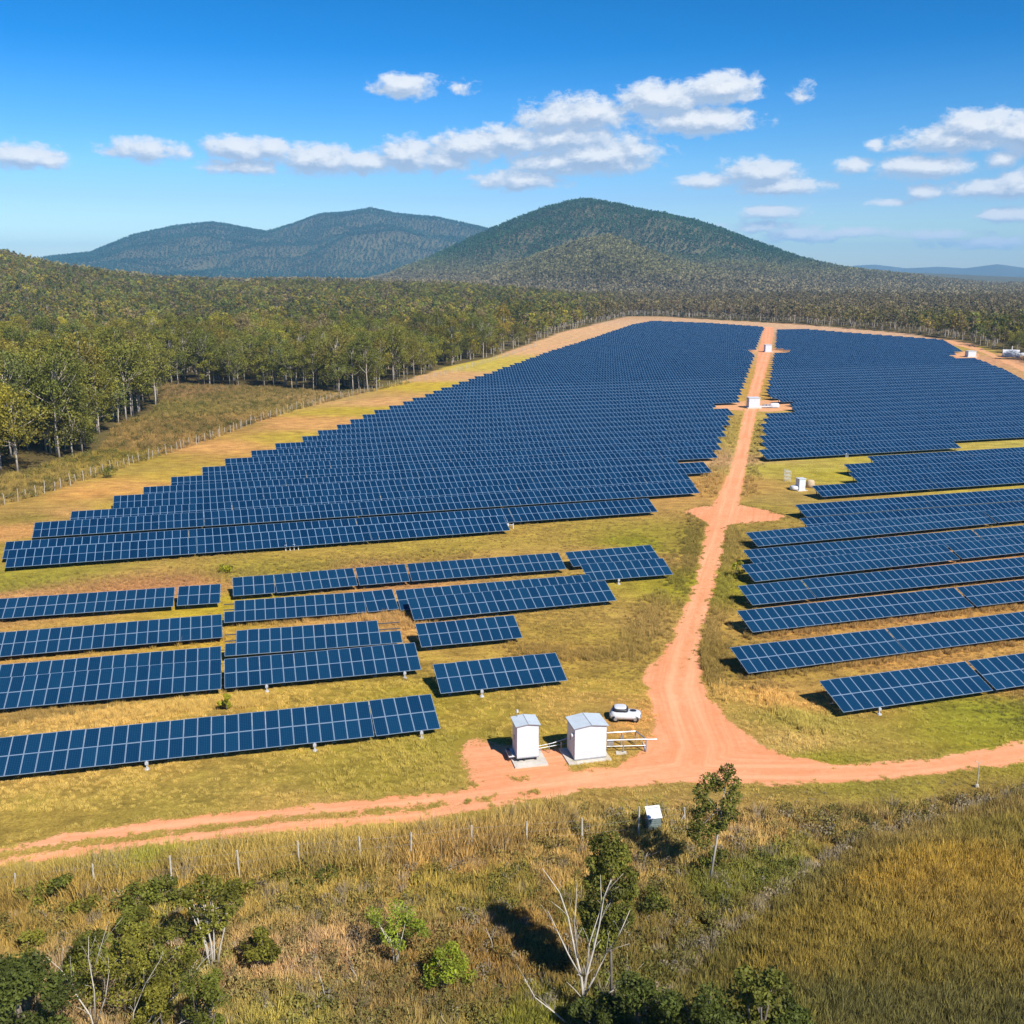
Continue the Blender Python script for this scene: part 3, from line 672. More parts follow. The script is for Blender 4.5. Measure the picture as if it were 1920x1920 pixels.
mb = MB(); mb.box((1.0, -.42, .45), (1.14, -.24, .58)); mb.build('headlight', m_grey, pod); mb = MB(); mb.box((1.0, .22, .45), (1.14, .40, .58)); mb.build('headlight', m_grey, pod)
for x, y in ((-.72, -.56), (.68, -.54), (.68, .46), (-.72, .52)):
    h = MB(); h.tube([(x, y, .26), (x, y + .14, .26)], .27, 14); w_ = h.build('wheel', m_dark, pod, True)
    h = MB(); h.tube([(x, y - .012, .26), (x, y + .15, .26)], .12, 10); h.build('rim', m_steel, w_)
# cabinet in the scrub
a, b_ = ung(1215, 1566), ung(1240, 1564); sc = empty('meter_cabinet', (float(a[0]), float(a[1]), float(a[2])), YAW - .1); tag(sc, 'small cabinet with bright white sloping lid standing in the scrub by the fence', 'cabinet')
m_green = simple('grey_green_steel', (.16, .20, .19), .5, 0, .3, 4)
mb = MB(); k = 0
mb.v += [(0, 0, .35), (.85, 0, .35), (.85, .6, .35), (0, .6, .35), (0, 0, 1.15), (.85, 0, 1.15), (.85, .6, 1.62), (0, .6, 1.62)]
for q in ((0, 3, 2, 1), (4, 5, 6, 7), (0, 1, 5, 4), (1, 2, 6, 5), (2, 3, 7, 6), (3, 0, 4, 7)): mb.f.append(q); mb.mi.append(0)
for z in (.5, .65, .8, .95): mb.box((.08, -.02, z), (.77, 0, z + .05))
mb.build('cabinet_body', m_green, sc)
sl = math.atan2(.47, .6); M = Matrix.Translation((0, 0, 1.16)) @ Matrix.Rotation(sl, 4, 'X')
mb = MB(); mb.box((-.06, -.05, .0), (.91, .82, .035), M=M); mb.build('lid', m_pale, sc)
mb = MB(); mb.box((.08, .62, .035), (.78, .68, .045), M=M); mb.build('lid_slot', m_grey, sc)
for x in (.05, .75):
    for y in (.05, .5): mb = MB(); mb.box((x, y, -.1), (x + .06, y + .06, .36)); mb.build('leg', m_steel, sc)
mb = MB(); mb.tube([(.03, .62, 1.2), (.08, .66, 2.2)], .018, 5); mb.build('rod_antenna', m_steel, sc)
# white shed and tank beside the right block
a = un(1498, 921); sh = empty('white_kiosk', (a[0], a[1], 0), YAW); tag(sh, 'plain white kiosk standing at the end of the right block rows', 'kiosk')
mb = MB(); mb.box((0, 0, .1), (1.15, 1.1, 1.95)); mb.build('kiosk_body', m_white, sh)
mb = MB(); mb.box((-.08, -.08, 1.95), (1.23, 1.18, 2.05)); mb.build('roof', m_pale, sh); mb = MB(); mb.box((-.3, -.2, 0), (1.5, 1.3, .1)); mb.build('concrete_slab', m_conc, sh)
a = un(1491, 919); tk = empty('water_tank', (a[0], a[1], 0), YAW); tag(tk, 'low round white tank left of the white kiosk', 'tank')
mb = MB(); dome(mb, 0, 0, .85, .75, .12, .8); mb.build('tank_shell', m_pale, tk, True); mb = MB(); mb.tube([(.2, 0, .8), (.2, 0, .86)], .2, 12); mb.build('lid', m_dark, tk)
a = un(1519, 914); m_tan = simple('tan_canvas', (.50, .38, .24), .9); tp = MB(); dome(tp, 0, 0, .7, .6, 0, 1.3, p=2.0); o = tp.build('covered_pile', m_tan, None, True); o.location = (a[0], a[1], 0); tag(o, 'tan canvas covered pile behind the white kiosk', 'tarpaulin')
a = un(1472, 903); rk = MB()
for x in (0, .45, .9):
    for y in (0, .8): rk.tube([(x, y, 0), (x + .05, y, 2.1 if x < .8 else 1.8)], .04, 5)
for z in (.5, 1.1, 1.7):
    rk.tube([(0, 0, z), (.95, 0, z)], .03, 5); rk.tube([(0, .8, z), (.95, .8, z)], .03, 5)
o = rk.build('pipe_rack', m_pale); o.location = (a[0], a[1], 0); tag(o, 'thin white pipe rack standing on grass left of the white kiosk', 'rack')
# inverter stations down the road
def station(px, py, w, d, h, label, extra=True, name='inverter_station'):
    a = un(px, py); root = empty(name, (a[0], a[1], 0), YAW - .25); tag(root, label, 'inverter station', 'white inverter stations among the panels')
    mb = MB(); mb.box((0, 0, .3), (w, d, h)); mb.build('container_body', m_white, root)
    mb = MB(); mb.box((-.1, -.1, h), (w + .1, d + .1, h + .12)); mb.build('roof', m_pale, root)
    mb = MB(); mb.box((-.4, -.4, 0), (w + .4, d + .4, .3)); mb.build('concrete_slab', m_conc, root)
    if extra:
        mb = MB(); mb.box((w + .1, .6, .25), (w + 3.6, 1.5, .55), 0)
        for x in (1.1, 2.0): mb.box((w + x, .7, .55), (w + x + .6, 1.3, 1.0), 1)
        dome(mb, w + 4.2, 1.0, 1.3, .6, .2, 1.3); mb.build('transformer_skid', [m_pale, m_grey], root)
    return root
station(1404, 766, 2.9, 2.6, 2.7, 'white inverter station on an orange pad, middle of the dirt road')
station(1435, 660.5, 2.8, 2.8, 3.2, 'small distant white inverter station on the far part of the dirt road', False)
station(1815, 670, 3.4, 3, 2.5, 'white inverter station at the far right corner of the panels', False)
a = un(1879, 668); fb_ = empty('farm_shed', (a[0], a[1], 0), -.35); tag(fb_, 'long white shed with round roof at the bush edge, far right', 'shed')
mb = MB(); n = 10
prof = [(2.2 * math.cos(PI * i / n), 1.0 + 1.9 * math.sin(PI * i / n)) for i in range(n + 1)]; prof = [(2.2, 0)] + prof + [(-2.2, 0)]
k = len(mb.v)
for x in (0, 6.5): mb.v += [(x, y, z) for y, z in prof]
L_ = len(prof)
for i in range(L_ - 1): mb.f.append((k + i, k + i + 1, k + L_ + i + 1, k + L_ + i)); mb.mi.append(0)
mb.f.append(tuple(range(k, k + L_))); mb.mi.append(0); mb.f.append(tuple(reversed(range(k + L_, k + 2 * L_)))); mb.mi.append(0)
mb.build('shed_wall', m_pale, fb_); mb = MB(); mb.tube([(3.5, 0, 2.8), (3.5, 0, 4.4)], .22, 8); mb.build('vent_pipe', m_pale, fb_); mb = MB(); dome(mb, 8.2, 0, 1.6, 1.3, 0, 1.7); mb.build('round_tank', m_pale, fb_, True)
# small items at the field edges
def posts(px, py, n, label, nm='junction_posts', w=1.6):
    a = un(px, py); mb = MB()
    for i in range(n):
        x = w * i / max(1, n - 1); mb.box((x - .05, -.05, 0), (x + .05, .05, .75)); 
        if i % 2 == 0: mb.box((x - .14, -.1, .45), (x + .14, .06, .8))
    mb.box((0, -.03, .55), (w, .03, .62)); o = mb.build(nm, m_pale); o.location = (a[0], a[1], 0); o.rotation_euler.z = YAW; tag(o, label, 'junction boxes'); return o
posts(536, 1033, 4, 'white junction boxes on posts before the front row of the big left field')
posts(703, 1143, 2, 'white junction box before the tiny three-column table', w=.7)
posts(952, 992, 2, 'small grey frame at the corner where the big left field steps back', w=.8)
posts(1586, 858, 2, 'little white box on a post at the upper corner of the right block', w=.4)

# ---------------------------------------------------------------- fences
m_post = simple('weathered_post', (.48, .43, .35), .9, 0, .3, 5)
m_wire = simple('fence_wire', (.30, .29, .27), .6, .3)
def strand(pts, r): mb = MB(); mb.tube(pts, r, 4); return mb
fp = [(-120, 1705, 46), (32, 1684, 44), (178, 1673, 50), (323, 1670, 62), (450, 1657, 60), (562, 1637, 58), (677, 1630, 60), (771, 1619, 58), (884, 1599, 52), (987, 1590, 50), (1091, 1579, 46), (1197, 1575, 64), (1283, 1545, 36)]
fe = empty('wire_fence', tuple(ung(fp[0][0], fp[0][1]))); tag(fe, 'wire fence of thin grey timber posts in tall grass along the near track', 'fence')
o0 = np.array(fe.location); prev = None; W3 = [[], [], []]
for i, (px, py, hp) in enumerate(fp):
    g = ung(px, py); q = g - o0; h = hp / 27.5 * (1.0 if px != 1283 else .9)
    lean = random.uniform(-.05, .05)
    mb = MB(); mb.tube([tuple(q - (0, 0, .2)), (q[0] + lean * .5, q[1], q[2] + h * .5), (q[0] + lean, q[1], q[2] + h)], [.07, .065, .055], 7); mb.build('post', m_post, fe)
    for j, f in enumerate((.35, .62, .9)): W3[j].append((q[0] + lean * f, q[1], q[2] + h * f))
for w in W3: strand(w, .004).build('wire', m_wire, fe)
mb = MB(); g = ung(1270, 1551) - o0; mb.tube([tuple(g), tuple(g + (.45, 0, 1.0))], .04, 6); mb.build('brace', m_post, fe)
# tall dead sapling by the east track
g = ung(1831, 1476); mb = MB(); mb.tube([(0, 0, -.1), (.03, 0, 1.0), (-.02, 0, 1.9)], [.05, .035, .02], 6); mb.tube([(-.02, 0, 1.8), (-.3, 0, 2.0)], .025, 5); mb.tube([(0, 0, 1.75), (.22, .05, 1.95)], .02, 5); dome(mb, 0, 0, .14, .12, -.05, .25)
o = mb.build('bare_sapling', m_post); o.location = tuple(g); tag(o, 'thin bare sapling beside the dirt track at the right', 'sapling')
# long fence left of the fire break
lf = [(-150, 990), (10, 946), (100, 920), (170, 897), (240, 873), (300, 855), (400, 822), (480, 792), (550, 770), (620, 752), (700, 733), (780, 716), (860, 696), (940, 672), (1010, 648)]
LW = [un(*p) for p in lf]
acc = []; 
for a, b_ in zip(LW[:-1], LW[1:]):
    L = np.linalg.norm(b_ - a); k = max(1, int(L / 2.0))
    for i in range(k): acc.append(a + (b_ - a) * i / k)
lfe = empty('boundary_fence', (acc[0][0], acc[0][1], 0)); tag(lfe, 'long boundary fence of close pale posts between the bush clearing and the firebreak', 'fence')
o0 = np.array([acc[0][0], acc[0][1], 0]); rest = MB(); PM = []
for hh in (1.5, 1.8, 2.1):
    mb = MB(); mb.tube([(0, 0, 0), (.03, 0, hh * .5), (0, 0, hh)], [.065, .06, .05], 6); PM.append(mb.mesh('post', [simple('pale_post', (.42, .38, .31), .9)]))
vis = [i for i, p in enumerate(acc) if -30 < proj(p[0], p[1])[0] < 1950]
for i, p in enumerate(acc):
    q = (p[0] - o0[0] + random.uniform(-.4, .4), p[1] - o0[1] + random.uniform(-.3, .3), 0)
    if vis and vis[0] <= i < vis[0] + 98: o = obj('post', PM[i % 3], lfe); o.location = q; o.rotation_euler = (random.uniform(-.05, .05), random.uniform(-.08, .08), 0)
    else: rest.tube([q, (q[0], q[1], random.uniform(1.3, 1.9))], .07, 5)
r_ = rest.build('far_posts', PM[0].materials[0], lfe); r_['kind'] = 'stuff'
for z in (.6, 1.2): strand([(p[0] - o0[0], p[1] - o0[1], z) for p in acc], .012).build('wire', m_wire, lfe)

# ---------------------------------------------------------------- vegetation
m_bark = simple('pale_bark', (.46, .40, .33), .9, 0, .35, 1.2)
m_dead = simple('bleached_wood', (.55, .49, .41), .85, 0, .25, 3)
m_bark2 = simple('grey_brown_bark', (.22, .18, .14), .95, 0, .4, 3)
def leaf_mat(name, ramp, trans=.3, inst=False, up=False):
    m, t, b = mat(name)
    rnd = t.node('ShaderNodeObjectInfo')
    at = t.node('ShaderNodeAttribute', attribute_name='tint').outputs['Fac']
    if inst:
        c = t.node('ShaderNodeAttribute', attribute_name='itint', attribute_type='INSTANCER').outputs['Color']
    else:
        c = t.ramp(rnd.outputs['Random'], ramp)
    v = t.node('ShaderNodeVectorMath', operation='SCALE'); t.link(c, v.inputs[0]); t.link(at, v.inputs[3])
    t.link(v.outputs[0], b.inputs['Base Color']); b.inputs['Roughness'].default_value = .65; b.inputs['Specular IOR Level'].default_value = .25
    if up:
        g = t.node('ShaderNodeNewGeometry').outputs['Normal']; nn = t.vmath('NORMALIZE', t.vmath('ADD', t.vmath('MULTIPLY', g, (.45, .45, .45)), (0, -.1, .8)))
        t.link(nn, b.inputs['Normal'])
    tr = t.node('ShaderNodeBsdfTranslucent'); t.link(t.mix(1.0, v.outputs[0], (1.05, 1.08, .85, 1) if up else (1.15, 1.2, .6, 1), 'MULTIPLY'), tr.inputs[0])
    mx = t.node('ShaderNodeMixShader'); mx.inputs[0].default_value = trans; t.link(b.outputs[0], mx.inputs[1]); t.link(tr.outputs[0], mx.inputs[2])
    t.link(mx.outputs[0], m.node_tree.nodes['Material Output'].inputs[0]); return m
m_inst = leaf_mat('scrub_leaf', None, .35, True)
m_grass = leaf_mat('grass_blade', None, .35, True, up=True)
FOL = [(0, (.18, .17, .028)), (.25, (.24, .225, .03)), (.5, (.15, .165, .03)), (.72, (.25, .23, .03)), (.88, (.25, .195, .035)), (1, (.19, .205, .05))]
m_fol = leaf_mat('bush_foliage', FOL, .3)
def leaves(cen, rad, per, size, rng, flat=.8, up=.3):
    """leaf-bunch quads spread through ellipsoidal clumps; brighter/darker clumps come with their own tint"""
    cen = np.asarray(cen, float); K = len(cen); rad = np.asarray(rad, float)
    n = K * per; idx = np.repeat(np.arange(K), per)
    d = rng.normal(size=(n, 3)); d /= np.linalg.norm(d, axis=1)[:, None] + 1e-9
    rr = rng.uniform(.35, 1, n) ** .6
    p = cen[idx] + d * (rr * rad[idx])[:, None] * np.array([1, 1, flat])
    nn = d * .6 + rng.normal(size=(n, 3)) * .8; nn[:, 2] += up; nn /= np.linalg.norm(nn, axis=1)[:, None]
    a = np.cross(nn, rng.normal(size=(n, 3))); a /= np.linalg.norm(a, axis=1)[:, None] + 1e-9; b = np.cross(nn, a)
    s = size * rng.uniform(.55, 1.25, n)[:, None]
    V = np.stack([p - a * s, p - b * s * .5, p + a * s, p + b * s * .5], 1).reshape(-1, 3)
    Q = np.arange(4 * n).reshape(-1, 4)
    ct = rng.uniform(.55, 1.3, K)
    T = np.repeat((ct[idx] * rng.uniform(.75, 1.25, n)), 4)
    return V, Q, np.repeat(T[:, None], 3, 1)
def crown_points(rng, H, W, base, K, open_=.0):
    out = []
    for i in range(K):
        z = base + (H - base) * rng.uniform(0, 1) ** .8
        f = (z - base) / (H - base); w = W * (math.sin(PI * min(1, .15 + f * .78)) ** .6)
        a = rng.uniform(0, 2 * PI); q = math.sqrt(rng.uniform(0, 1)) * w
        out.append((q * math.cos(a), q * math.sin(a), z))
    return out
def eucalypt(seed, H=14, W=3.4, base=.45, K=20, per=46, size=.34, tr=.16, bends=.5):
    rng = np.random.default_rng(seed)
    C = crown_points(rng, H - 1, W, H * base, K)
    tp = [Vector((0, 0, -.5))]; x = y = 0
    for i in range(1, 6):
        x += rng.normal() * .16 * bends; y += rng.normal() * .16 * bends; tp.append(Vector((x, y, H * .78 * i / 5)))
    mb = MB(); mb.tube(tp, [tr * (1 - .14 * i) for i in range(6)], 6)
    for c in C[::2]:
        c = Vector(c); k = min(4, max(2, int(c.z / (H * .78) * 5) - 1)); a = tp[k]
        if (c - a).length < .4: continue
        mb.tube([a, a.lerp(c, .5) + Vector((0, 0, -.2)), c], [tr * .4, tr * .28, tr * .12], 4)
    tm = mb.mesh('trunk', [m_bark], True)
    rad = rng.uniform(.75, 1.35, K) * W / 3.2
    V, Q, T = leaves(C, rad, per, size, rng)
    cm = (V, Q, T)
    return tm, cm
PROTO = bpy.data.collections.new('tree_kinds')
def proto(nm, tm, cm, foliage, lib):
    """joined trunk + crown mesh for scattering"""
    V, Q, T = cm; tv = np.array([v.co[:] for v in tm.vertices]); tq = [p.vertices[:] for p in tm.polygons if len(p.vertices) == 4]
    nv = len(V); VV = np.vstack([V, tv]); QQ = np.vstack([Q, np.array(tq) + nv]); TT = np.vstack([T, np.ones((len(tv), 3))])
    me = mesh_np(nm, VV, QQ, [foliage, m_bark], mi=[0] * len(Q) + [1] * len(tq), col=TT)
    o = bpy.data.objects.new(nm, me); lib.objects.link(o); return o
TREES = [eucalypt(100 + i, H=h, W=w * 1.2, base=bs * .8, K=k + 10, per=85, size=.22) for i, (h, w, bs, k) in enumerate([(14, 3.2, .42, 20), (12.5, 3.6, .38, 22), (15.5, 2.9, .5, 18), (11, 3.4, .3, 20), (13.5, 4.0, .45, 24), (10, 2.6, .3, 15), (15, 3.6, .48, 24)])]
# forest positions
def scatter(region, spacing, rmin, rmax, a0, a1, rng):
    out = []
    r = rmin
    while r < rmax:
        sp = spacing(r); n = max(1, int((R(a1 - a0) * r) / sp)); az = R(a0) + (np.arange(n) + rng.uniform(-.45, .45, n)) / n * R(a1 - a0)
        rr = r + rng.uniform(-.5, .5, n) * sp * .9
        out.append(np.column_stack([rr * np.sin(az), rr * np.cos(az)])); r += sp * .9
    P = np.vstack(out); return P[region(P[:, 0], P[:, 1])]
rng = np.random.default_rng(5)
PN = scatter(in_forest, lambda r: 4.6 if r < 330 else (5.2 if r < 450 else 6.2), 110, 1250, -37, 34, rng)
PN = PN[rng.uniform(size=len(PN)) < .86 + .22 * wob(PN[:, 0], PN[:, 1], 16)]
zz = terrain(PN[:, 0], PN[:, 1]); px, py = proj(PN[:, 0], PN[:, 1], zz)
dist = np.hypot(PN[:, 0], PN[:, 1]); hs = rng.uniform(.72, 1.25, len(PN)) * (1 + .14 * wob(PN[:, 0], PN[:, 1], 24)); 
hs = hs * np.where(dist > 480, .82, 1.0) * np.where(dist < 300, 1.12, 1.0)
vis = (px > -25) & (px < 1945)
# depth behind the bush edge, to find those that show
ed = np.interp(px, FOREST_E[:, 0], FOREST_E[:, 1])
score = dist + np.where(vis, 0, 1e5) + np.clip(ed - py, 0, 400) * 1.1
order = np.argsort(score); ind = order[:296]; rst = order[296:]
def bush_label(px, py, d, k):
    kind = ['tall pale trunked gum', 'broad olive gum', 'slender high crowned gum', 'low bushy gum', 'wide spreading gum', 'small young gum', 'tall full gum'][k]
    if px < 200: w = 'at the near left edge of the bush'
    elif px < 320: w = 'on the point of bush left of the clearing'
    elif px < 520: w = 'in the trunk wall behind the grassy clearing'
    elif px < 720: w = 'in the trunk wall right of the clearing'
    elif px < 900: w = 'along the bush edge above the staircase of panels'
    elif px < 1190: w = 'along the bush edge by the narrowing firebreak'
    elif px < 1500: w = 'in the tree line behind the far end of the road'
    else: w = 'in the tree line behind the right panel field'
    return kind + ' ' + w
CM = []
for tm, (V, Q, T) in TREES: CM.append(mesh_np('crown', V, Q, [m_fol], col=T))
for n_, i in enumerate(ind):
    k = int(rng.integers(0, 7)); s = hs[i]
    root = empty('gum_tree', (PN[i, 0], PN[i, 1], zz[i]), rng.uniform(0, 6.28)); root.scale = (s, s, s)
    lab = bush_label(px[i], py[i], dist[i], k); tag(root, lab, 'tree', lab.replace('gum ', 'gums ', 1).replace('bushy gums', 'bushy gums'))
    obj('trunk', TREES[k][0], root); obj('crown', CM[k], root)
# scattered stuff
def gn_scatter(name, pos, rz, sc, idx, lib, tint=None):
    me = bpy.data.meshes.new(name); me.vertices.add(len(pos)); me.vertices.foreach_set('co', np.asarray(pos, np.float32).ravel())
    for nm, arr in (('rz', rz), ('sc', sc)):
        a = me.attributes.new(nm, 'FLOAT', 'POINT'); a.data.foreach_set('value', np.asarray(arr, np.float32))
    a = me.attributes.new('idx', 'INT', 'POINT'); a.data.foreach_set('value', np.asarray(idx, np.int32))
    if tint is not None:
        a = me.attributes.new('itint', 'FLOAT_COLOR', 'POINT'); c = np.ones((len(pos), 4), np.float32); c[:, :3] = tint; a.data.foreach_set('color', c.ravel())
    o = obj(name, me)
    ng = bpy.data.node_groups.new(name + '_scatter', 'GeometryNodeTree'); ng.interface.new_socket('Geometry', in_out='INPUT', socket_type='NodeSocketGeometry'); ng.interface.new_socket('Geometry', in_out='OUTPUT', socket_type='NodeSocketGeometry')
    gi = ng.nodes.new('NodeGroupInput'); go = ng.nodes.new('NodeGroupOutput'); ip = ng.nodes.new('GeometryNodeInstanceOnPoints'); ci = ng.nodes.new('GeometryNodeCollectionInfo')
    ci.inputs['Collection'].default_value = lib; ci.inputs['Separate Children'].default_value = True; ci.inputs['Reset Children'].default_value = True
    def na(n, t): q = ng.nodes.new('GeometryNodeInputNamedAttribute'); q.data_type = t; q.inputs['Name'].default_value = n; return q.outputs['Attribute']
    cx = ng.nodes.new('ShaderNodeCombineXYZ'); L = ng.links.new
    L(na('rz', 'FLOAT'), cx.inputs[2]); L(gi.outputs[0], ip.inputs['Points']); L(ci.outputs[0], ip.inputs['Instance']); ip.inputs['Pick Instance'].default_value = True
    L(na('idx', 'INT'), ip.inputs['Instance Index']); L(cx.outputs[0], ip.inputs['Rotation']); L(na('sc', 'FLOAT'), ip.inputs['Scale']); L(ip.outputs[0], go.inputs[0])
    md = o.modifiers.new('scatter', 'NODES'); md.node_group = ng
    return o
LIBN = bpy.data.collections.new('near_kinds')
for i, (tm, cm) in enumerate(TREES): proto('gum_%02d' % i, tm, cm, m_inst, LIBN)
def forest_tint(x, y, rng):
    n = len(x); base = np.array([(.20, .18, .03), (.28, .25, .03), (.19, .20, .035), (.32, .27, .03), (.29, .215, .035), (.23, .245, .05), (.28, .21, .09)])
    k = rng.integers(0, len(base), n); c = base[k] * rng.uniform(.65, 1.25, (n, 1))
    w = wob(x, y, 60)[:, None]; c = c * (1 + .3 * w) * (1 + .2 * wob(y, x, 22)[:, None])
    r = np.hypot(x, y); az = np.degrees(np.arctan2(x, y))
    brown = (ss(600, 800, r) * ss(2, 8, az))[:, None] * .75; c = c * (1 - brown) + np.array((.30, .225, .14)) * rng.uniform(.7, 1.2, (n, 1)) * brown
    return c
nr = rst[dist[rst] < 520]; fr2 = rst[dist[rst] >= 520]
o = gn_scatter('bush_forest', np.column_stack([PN[nr], zz[nr]]), rng.uniform(0, 6.28, len(nr)), hs[nr], rng.integers(0, 7, len(nr)), LIBN, forest_tint(PN[nr, 0], PN[nr, 1], rng))
tag(o, 'dense olive eucalypt bush filling the left behind the first trees', 'forest', kind='stuff')
LIBF = bpy.data.collections.new('far_kinds'); LIBF2 = bpy.data.collections.new('hill_kinds')
for i in range(5):
    tm, cm = eucalypt(300 + i, H=12.5 + i % 3, W=3.4, base=.38, K=11, per=18, size=.75); proto('far_gum_%02d' % i, tm, cm, m_inst, LIBF)
for i in range(4):
    tm, cm = eucalypt(400 + i, H=11 + i % 3, W=4.2, base=.25, K=8, per=8, size=1.5, tr=.25); proto('hill_gum_%02d' % i, tm, cm, m_inst, LIBF2)
o = gn_scatter('plain_forest', np.column_stack([PN[fr2], zz[fr2]]), rng.uniform(0, 6.28, len(fr2)), hs[fr2], rng.integers(0, 5, len(fr2)), LIBF, forest_tint(PN[fr2, 0], PN[fr2, 1], rng))
tag(o, 'bushland on the plain beyond the solar farm', 'forest', kind='stuff')
def hill_tint(x, y, rng, kind):
    n = len(x); r = np.hypot(x, y); z = terrain(x, y)
    ga = np.array((.055, .13, .055)); gb = np.array((.27, .24, .10)); gc = np.array((.29, .225, .14))
    if kind == 'far': c = np.tile(np.array((.04, .11, .07)), (n, 1))
    else:
        t_ = ss(2080, 2260, r + 40 * wob(x, y, 90))[:, None] * ss(20, 80, z)[:, None]; c = gb * (1 - t_) + ga * t_
        lowp = (1 - ss(5, 40, z))[:, None]; c = c * (1 - lowp * .7) + gc * lowp * .7
    return c * rng.uniform(.62, 1.3, (n, 1)) * (1 + .25 * wob(x, y, 120)[:, None])
def front(x, y):
    return np.ones(len(x), bool)
PH = scatter(front, lambda r: 8.0 if r < 2000 else 9.0, 1250, 2830, -31, 33, rng)
z_ = terrain(PH[:, 0], PH[:, 1])
o = gn_scatter('hill_forest', np.column_stack([PH, z_]), rng.uniform(0, 6.28, len(PH)), rng.uniform(.6, 1.15, len(PH)), rng.integers(0, 4, len(PH)), LIBF2, hill_tint(PH[:, 0], PH[:, 1], rng, 'mid'))
tag(o, 'eucalypt forest covering the big hill and its foothills', 'forest', kind='stuff')
PF = scatter(front, lambda r: 13.0, 3500, 5060, -31, 4, rng); z_ = terrain(PF[:, 0], PF[:, 1])
o = gn_scatter('ridge_forest', np.column_stack([PF, z_]), rng.uniform(0, 6.28, len(PF)), rng.uniform(.8, 1.4, len(PF)), rng.integers(0, 4, len(PF)), LIBF2, hill_tint(PF[:, 0], PF[:, 1], rng, 'far'))
tag(o, 'dark forest covering the distant blue ridge at left', 'forest', kind='stuff')

# near grasses
GL = bpy.data.collections.new('grass_kinds')
def tuft(seed, n, h, w, bw):
    g = np.random.default_rng(seed); V = []; Q = []; T = []
    for i in range(n):
        a = g.uniform(0, 6.28); r0 = g.uniform(0, w * .5); l = g.uniform(.1, .42) * h; hh = h * g.uniform(.55, 1.1); b = a + g.uniform(-.7, .7)
        x, y = r0 * math.cos(a), r0 * math.sin(a); q = g.uniform(0, 6.28); dx, dy = math.cos(q) * bw, math.sin(q) * bw
        mx, my = x + math.cos(b) * l * .4, y + math.sin(b) * l * .4; ex, ey = x + math.cos(b) * l, y + math.sin(b) * l; k = len(V)
        V += [(x - dx, y - dy, 0), (x + dx, y + dy, 0), (mx + dx, my + dy, hh * .6), (mx - dx, my - dy, hh * .6), (ex + dx * .2, ey + dy * .2, hh), (ex - dx * .2, ey - dy * .2, hh)]
        Q += [(k, k + 1, k + 2, k + 3), (k + 3, k + 2, k + 4, k + 5)]; c = g.uniform(.75, 1.3); T += [(c, c, c)] * 6
    return V, Q, T
for i, (n, h, w, bw) in enumerate([(56, .5, .75, .014), (52, .75, .65, .013), (46, 1.15, .65, .013), (56, .34, .95, .016)]):
    V, Q, T = tuft(50 + i, n, h, w, bw); GL.objects.link(bpy.data.objects.new('tuft_%d' % i, mesh_np('tuft_%d' % i, V, Q, [m_grass], col=np.array(T))))
for i in range(2):   # leafy low shrublets
    g = np.random.default_rng(80 + i); V, Q, T = leaves([(g.uniform(-.4, .4), g.uniform(-.4, .4), g.uniform(.15, .55)) for _ in range(5)], [.3] * 5, 26, .085, g); GL.objects.link(bpy.data.objects.new('tuft_%d' % (4 + i), mesh_np('tuft_%d' % (4 + i), V, Q, [m_inst], col=T)))
ROADW = np.array([un(a, b) for a, b in ROADPX])
def samp(n, x0, x1, y0, y1): return RNG.uniform(x0, x1, n), RNG.uniform(y0, y1, n)
def inview(x, y, m=60):
    px, py = proj(x, y, 0); return (px > -m) & (px < 1920 + m) & (py < 2050)
GX, GY, GI, GS, GTm = [], [], [], [], []
def addg(x, y, idx, sc, tm): GX.append(x); GY.append(y); GI.append(idx); GS.append(sc); GTm.append(tm)
# scrub belt in front of the track: everything below the lower road edge
x, y = samp(60000, -45, 50, 38, 82)
px, py = proj(x, y); low = np.interp(px, [-260, 0, 146, 292, 437, 583, 700, 900, 1100, 1380, 1600, 1800, 1920, 2250], [1690, 1632, 1617, 1597, 1582, 1569, 1556, 1530, 1493, 1481, 1475, 1455, 1437, 1376])
k = inview(x, y) & (py > low + 8); x, y, px, py, low = x[k], y[k], px[k], py[k], low[k]
band = np.exp(-((py - low - 45) / 40) ** 2) * ss(1250, 900, px)      # tall grass along the fence
bank = seg_signed(x, y, CREST) > .5
crest = (np.abs(seg_signed(x, y, CREST)) < .5) & (RNG.uniform(size=len(x)) < .65)
u_ = RNG.uniform(size=len(x)); idx = np.where(u_ < .35, 0, np.where(u_ < .6, 1, np.where(u_ < .85, 3, 4 + (u_ * 100).astype(int) % 2)))
idx = np.where(band > .5, np.where(u_ < .8, 2, 1), idx); idx = np.where(bank, np.where(u_ < .45, 1, 0), idx)
mown = (py < low + 44) & (px > 1150) | (py < low + 24); idx = np.where(mown, 3, idx)
sc = RNG.uniform(.7, 1.25, len(x)) * np.where(band > .5, 1.15, 1) * np.where(mown, .34, 1) * np.where(crest, .9, 1)
tm = RNG.uniform(.62, 1.3, len(x))
pale = ss(.60, .85, gcol(x, y).sum(1)) * (py > 1640)
idx = np.where((pale > .5) & (u_ < .8), 3, idx)
keep = RNG.uniform(size=len(x)) < (1 - .62 * pale) * np.where(bank, .9, np.where(band > .4, .9, .62 + .3 * wob(x, y, 3.0)))
addg(x[keep], y[keep], idx[keep], sc[keep], tm[keep])
NSCRUB = keep.sum(); SC_CREST = crest[keep]; SC_BANK = bank[keep]
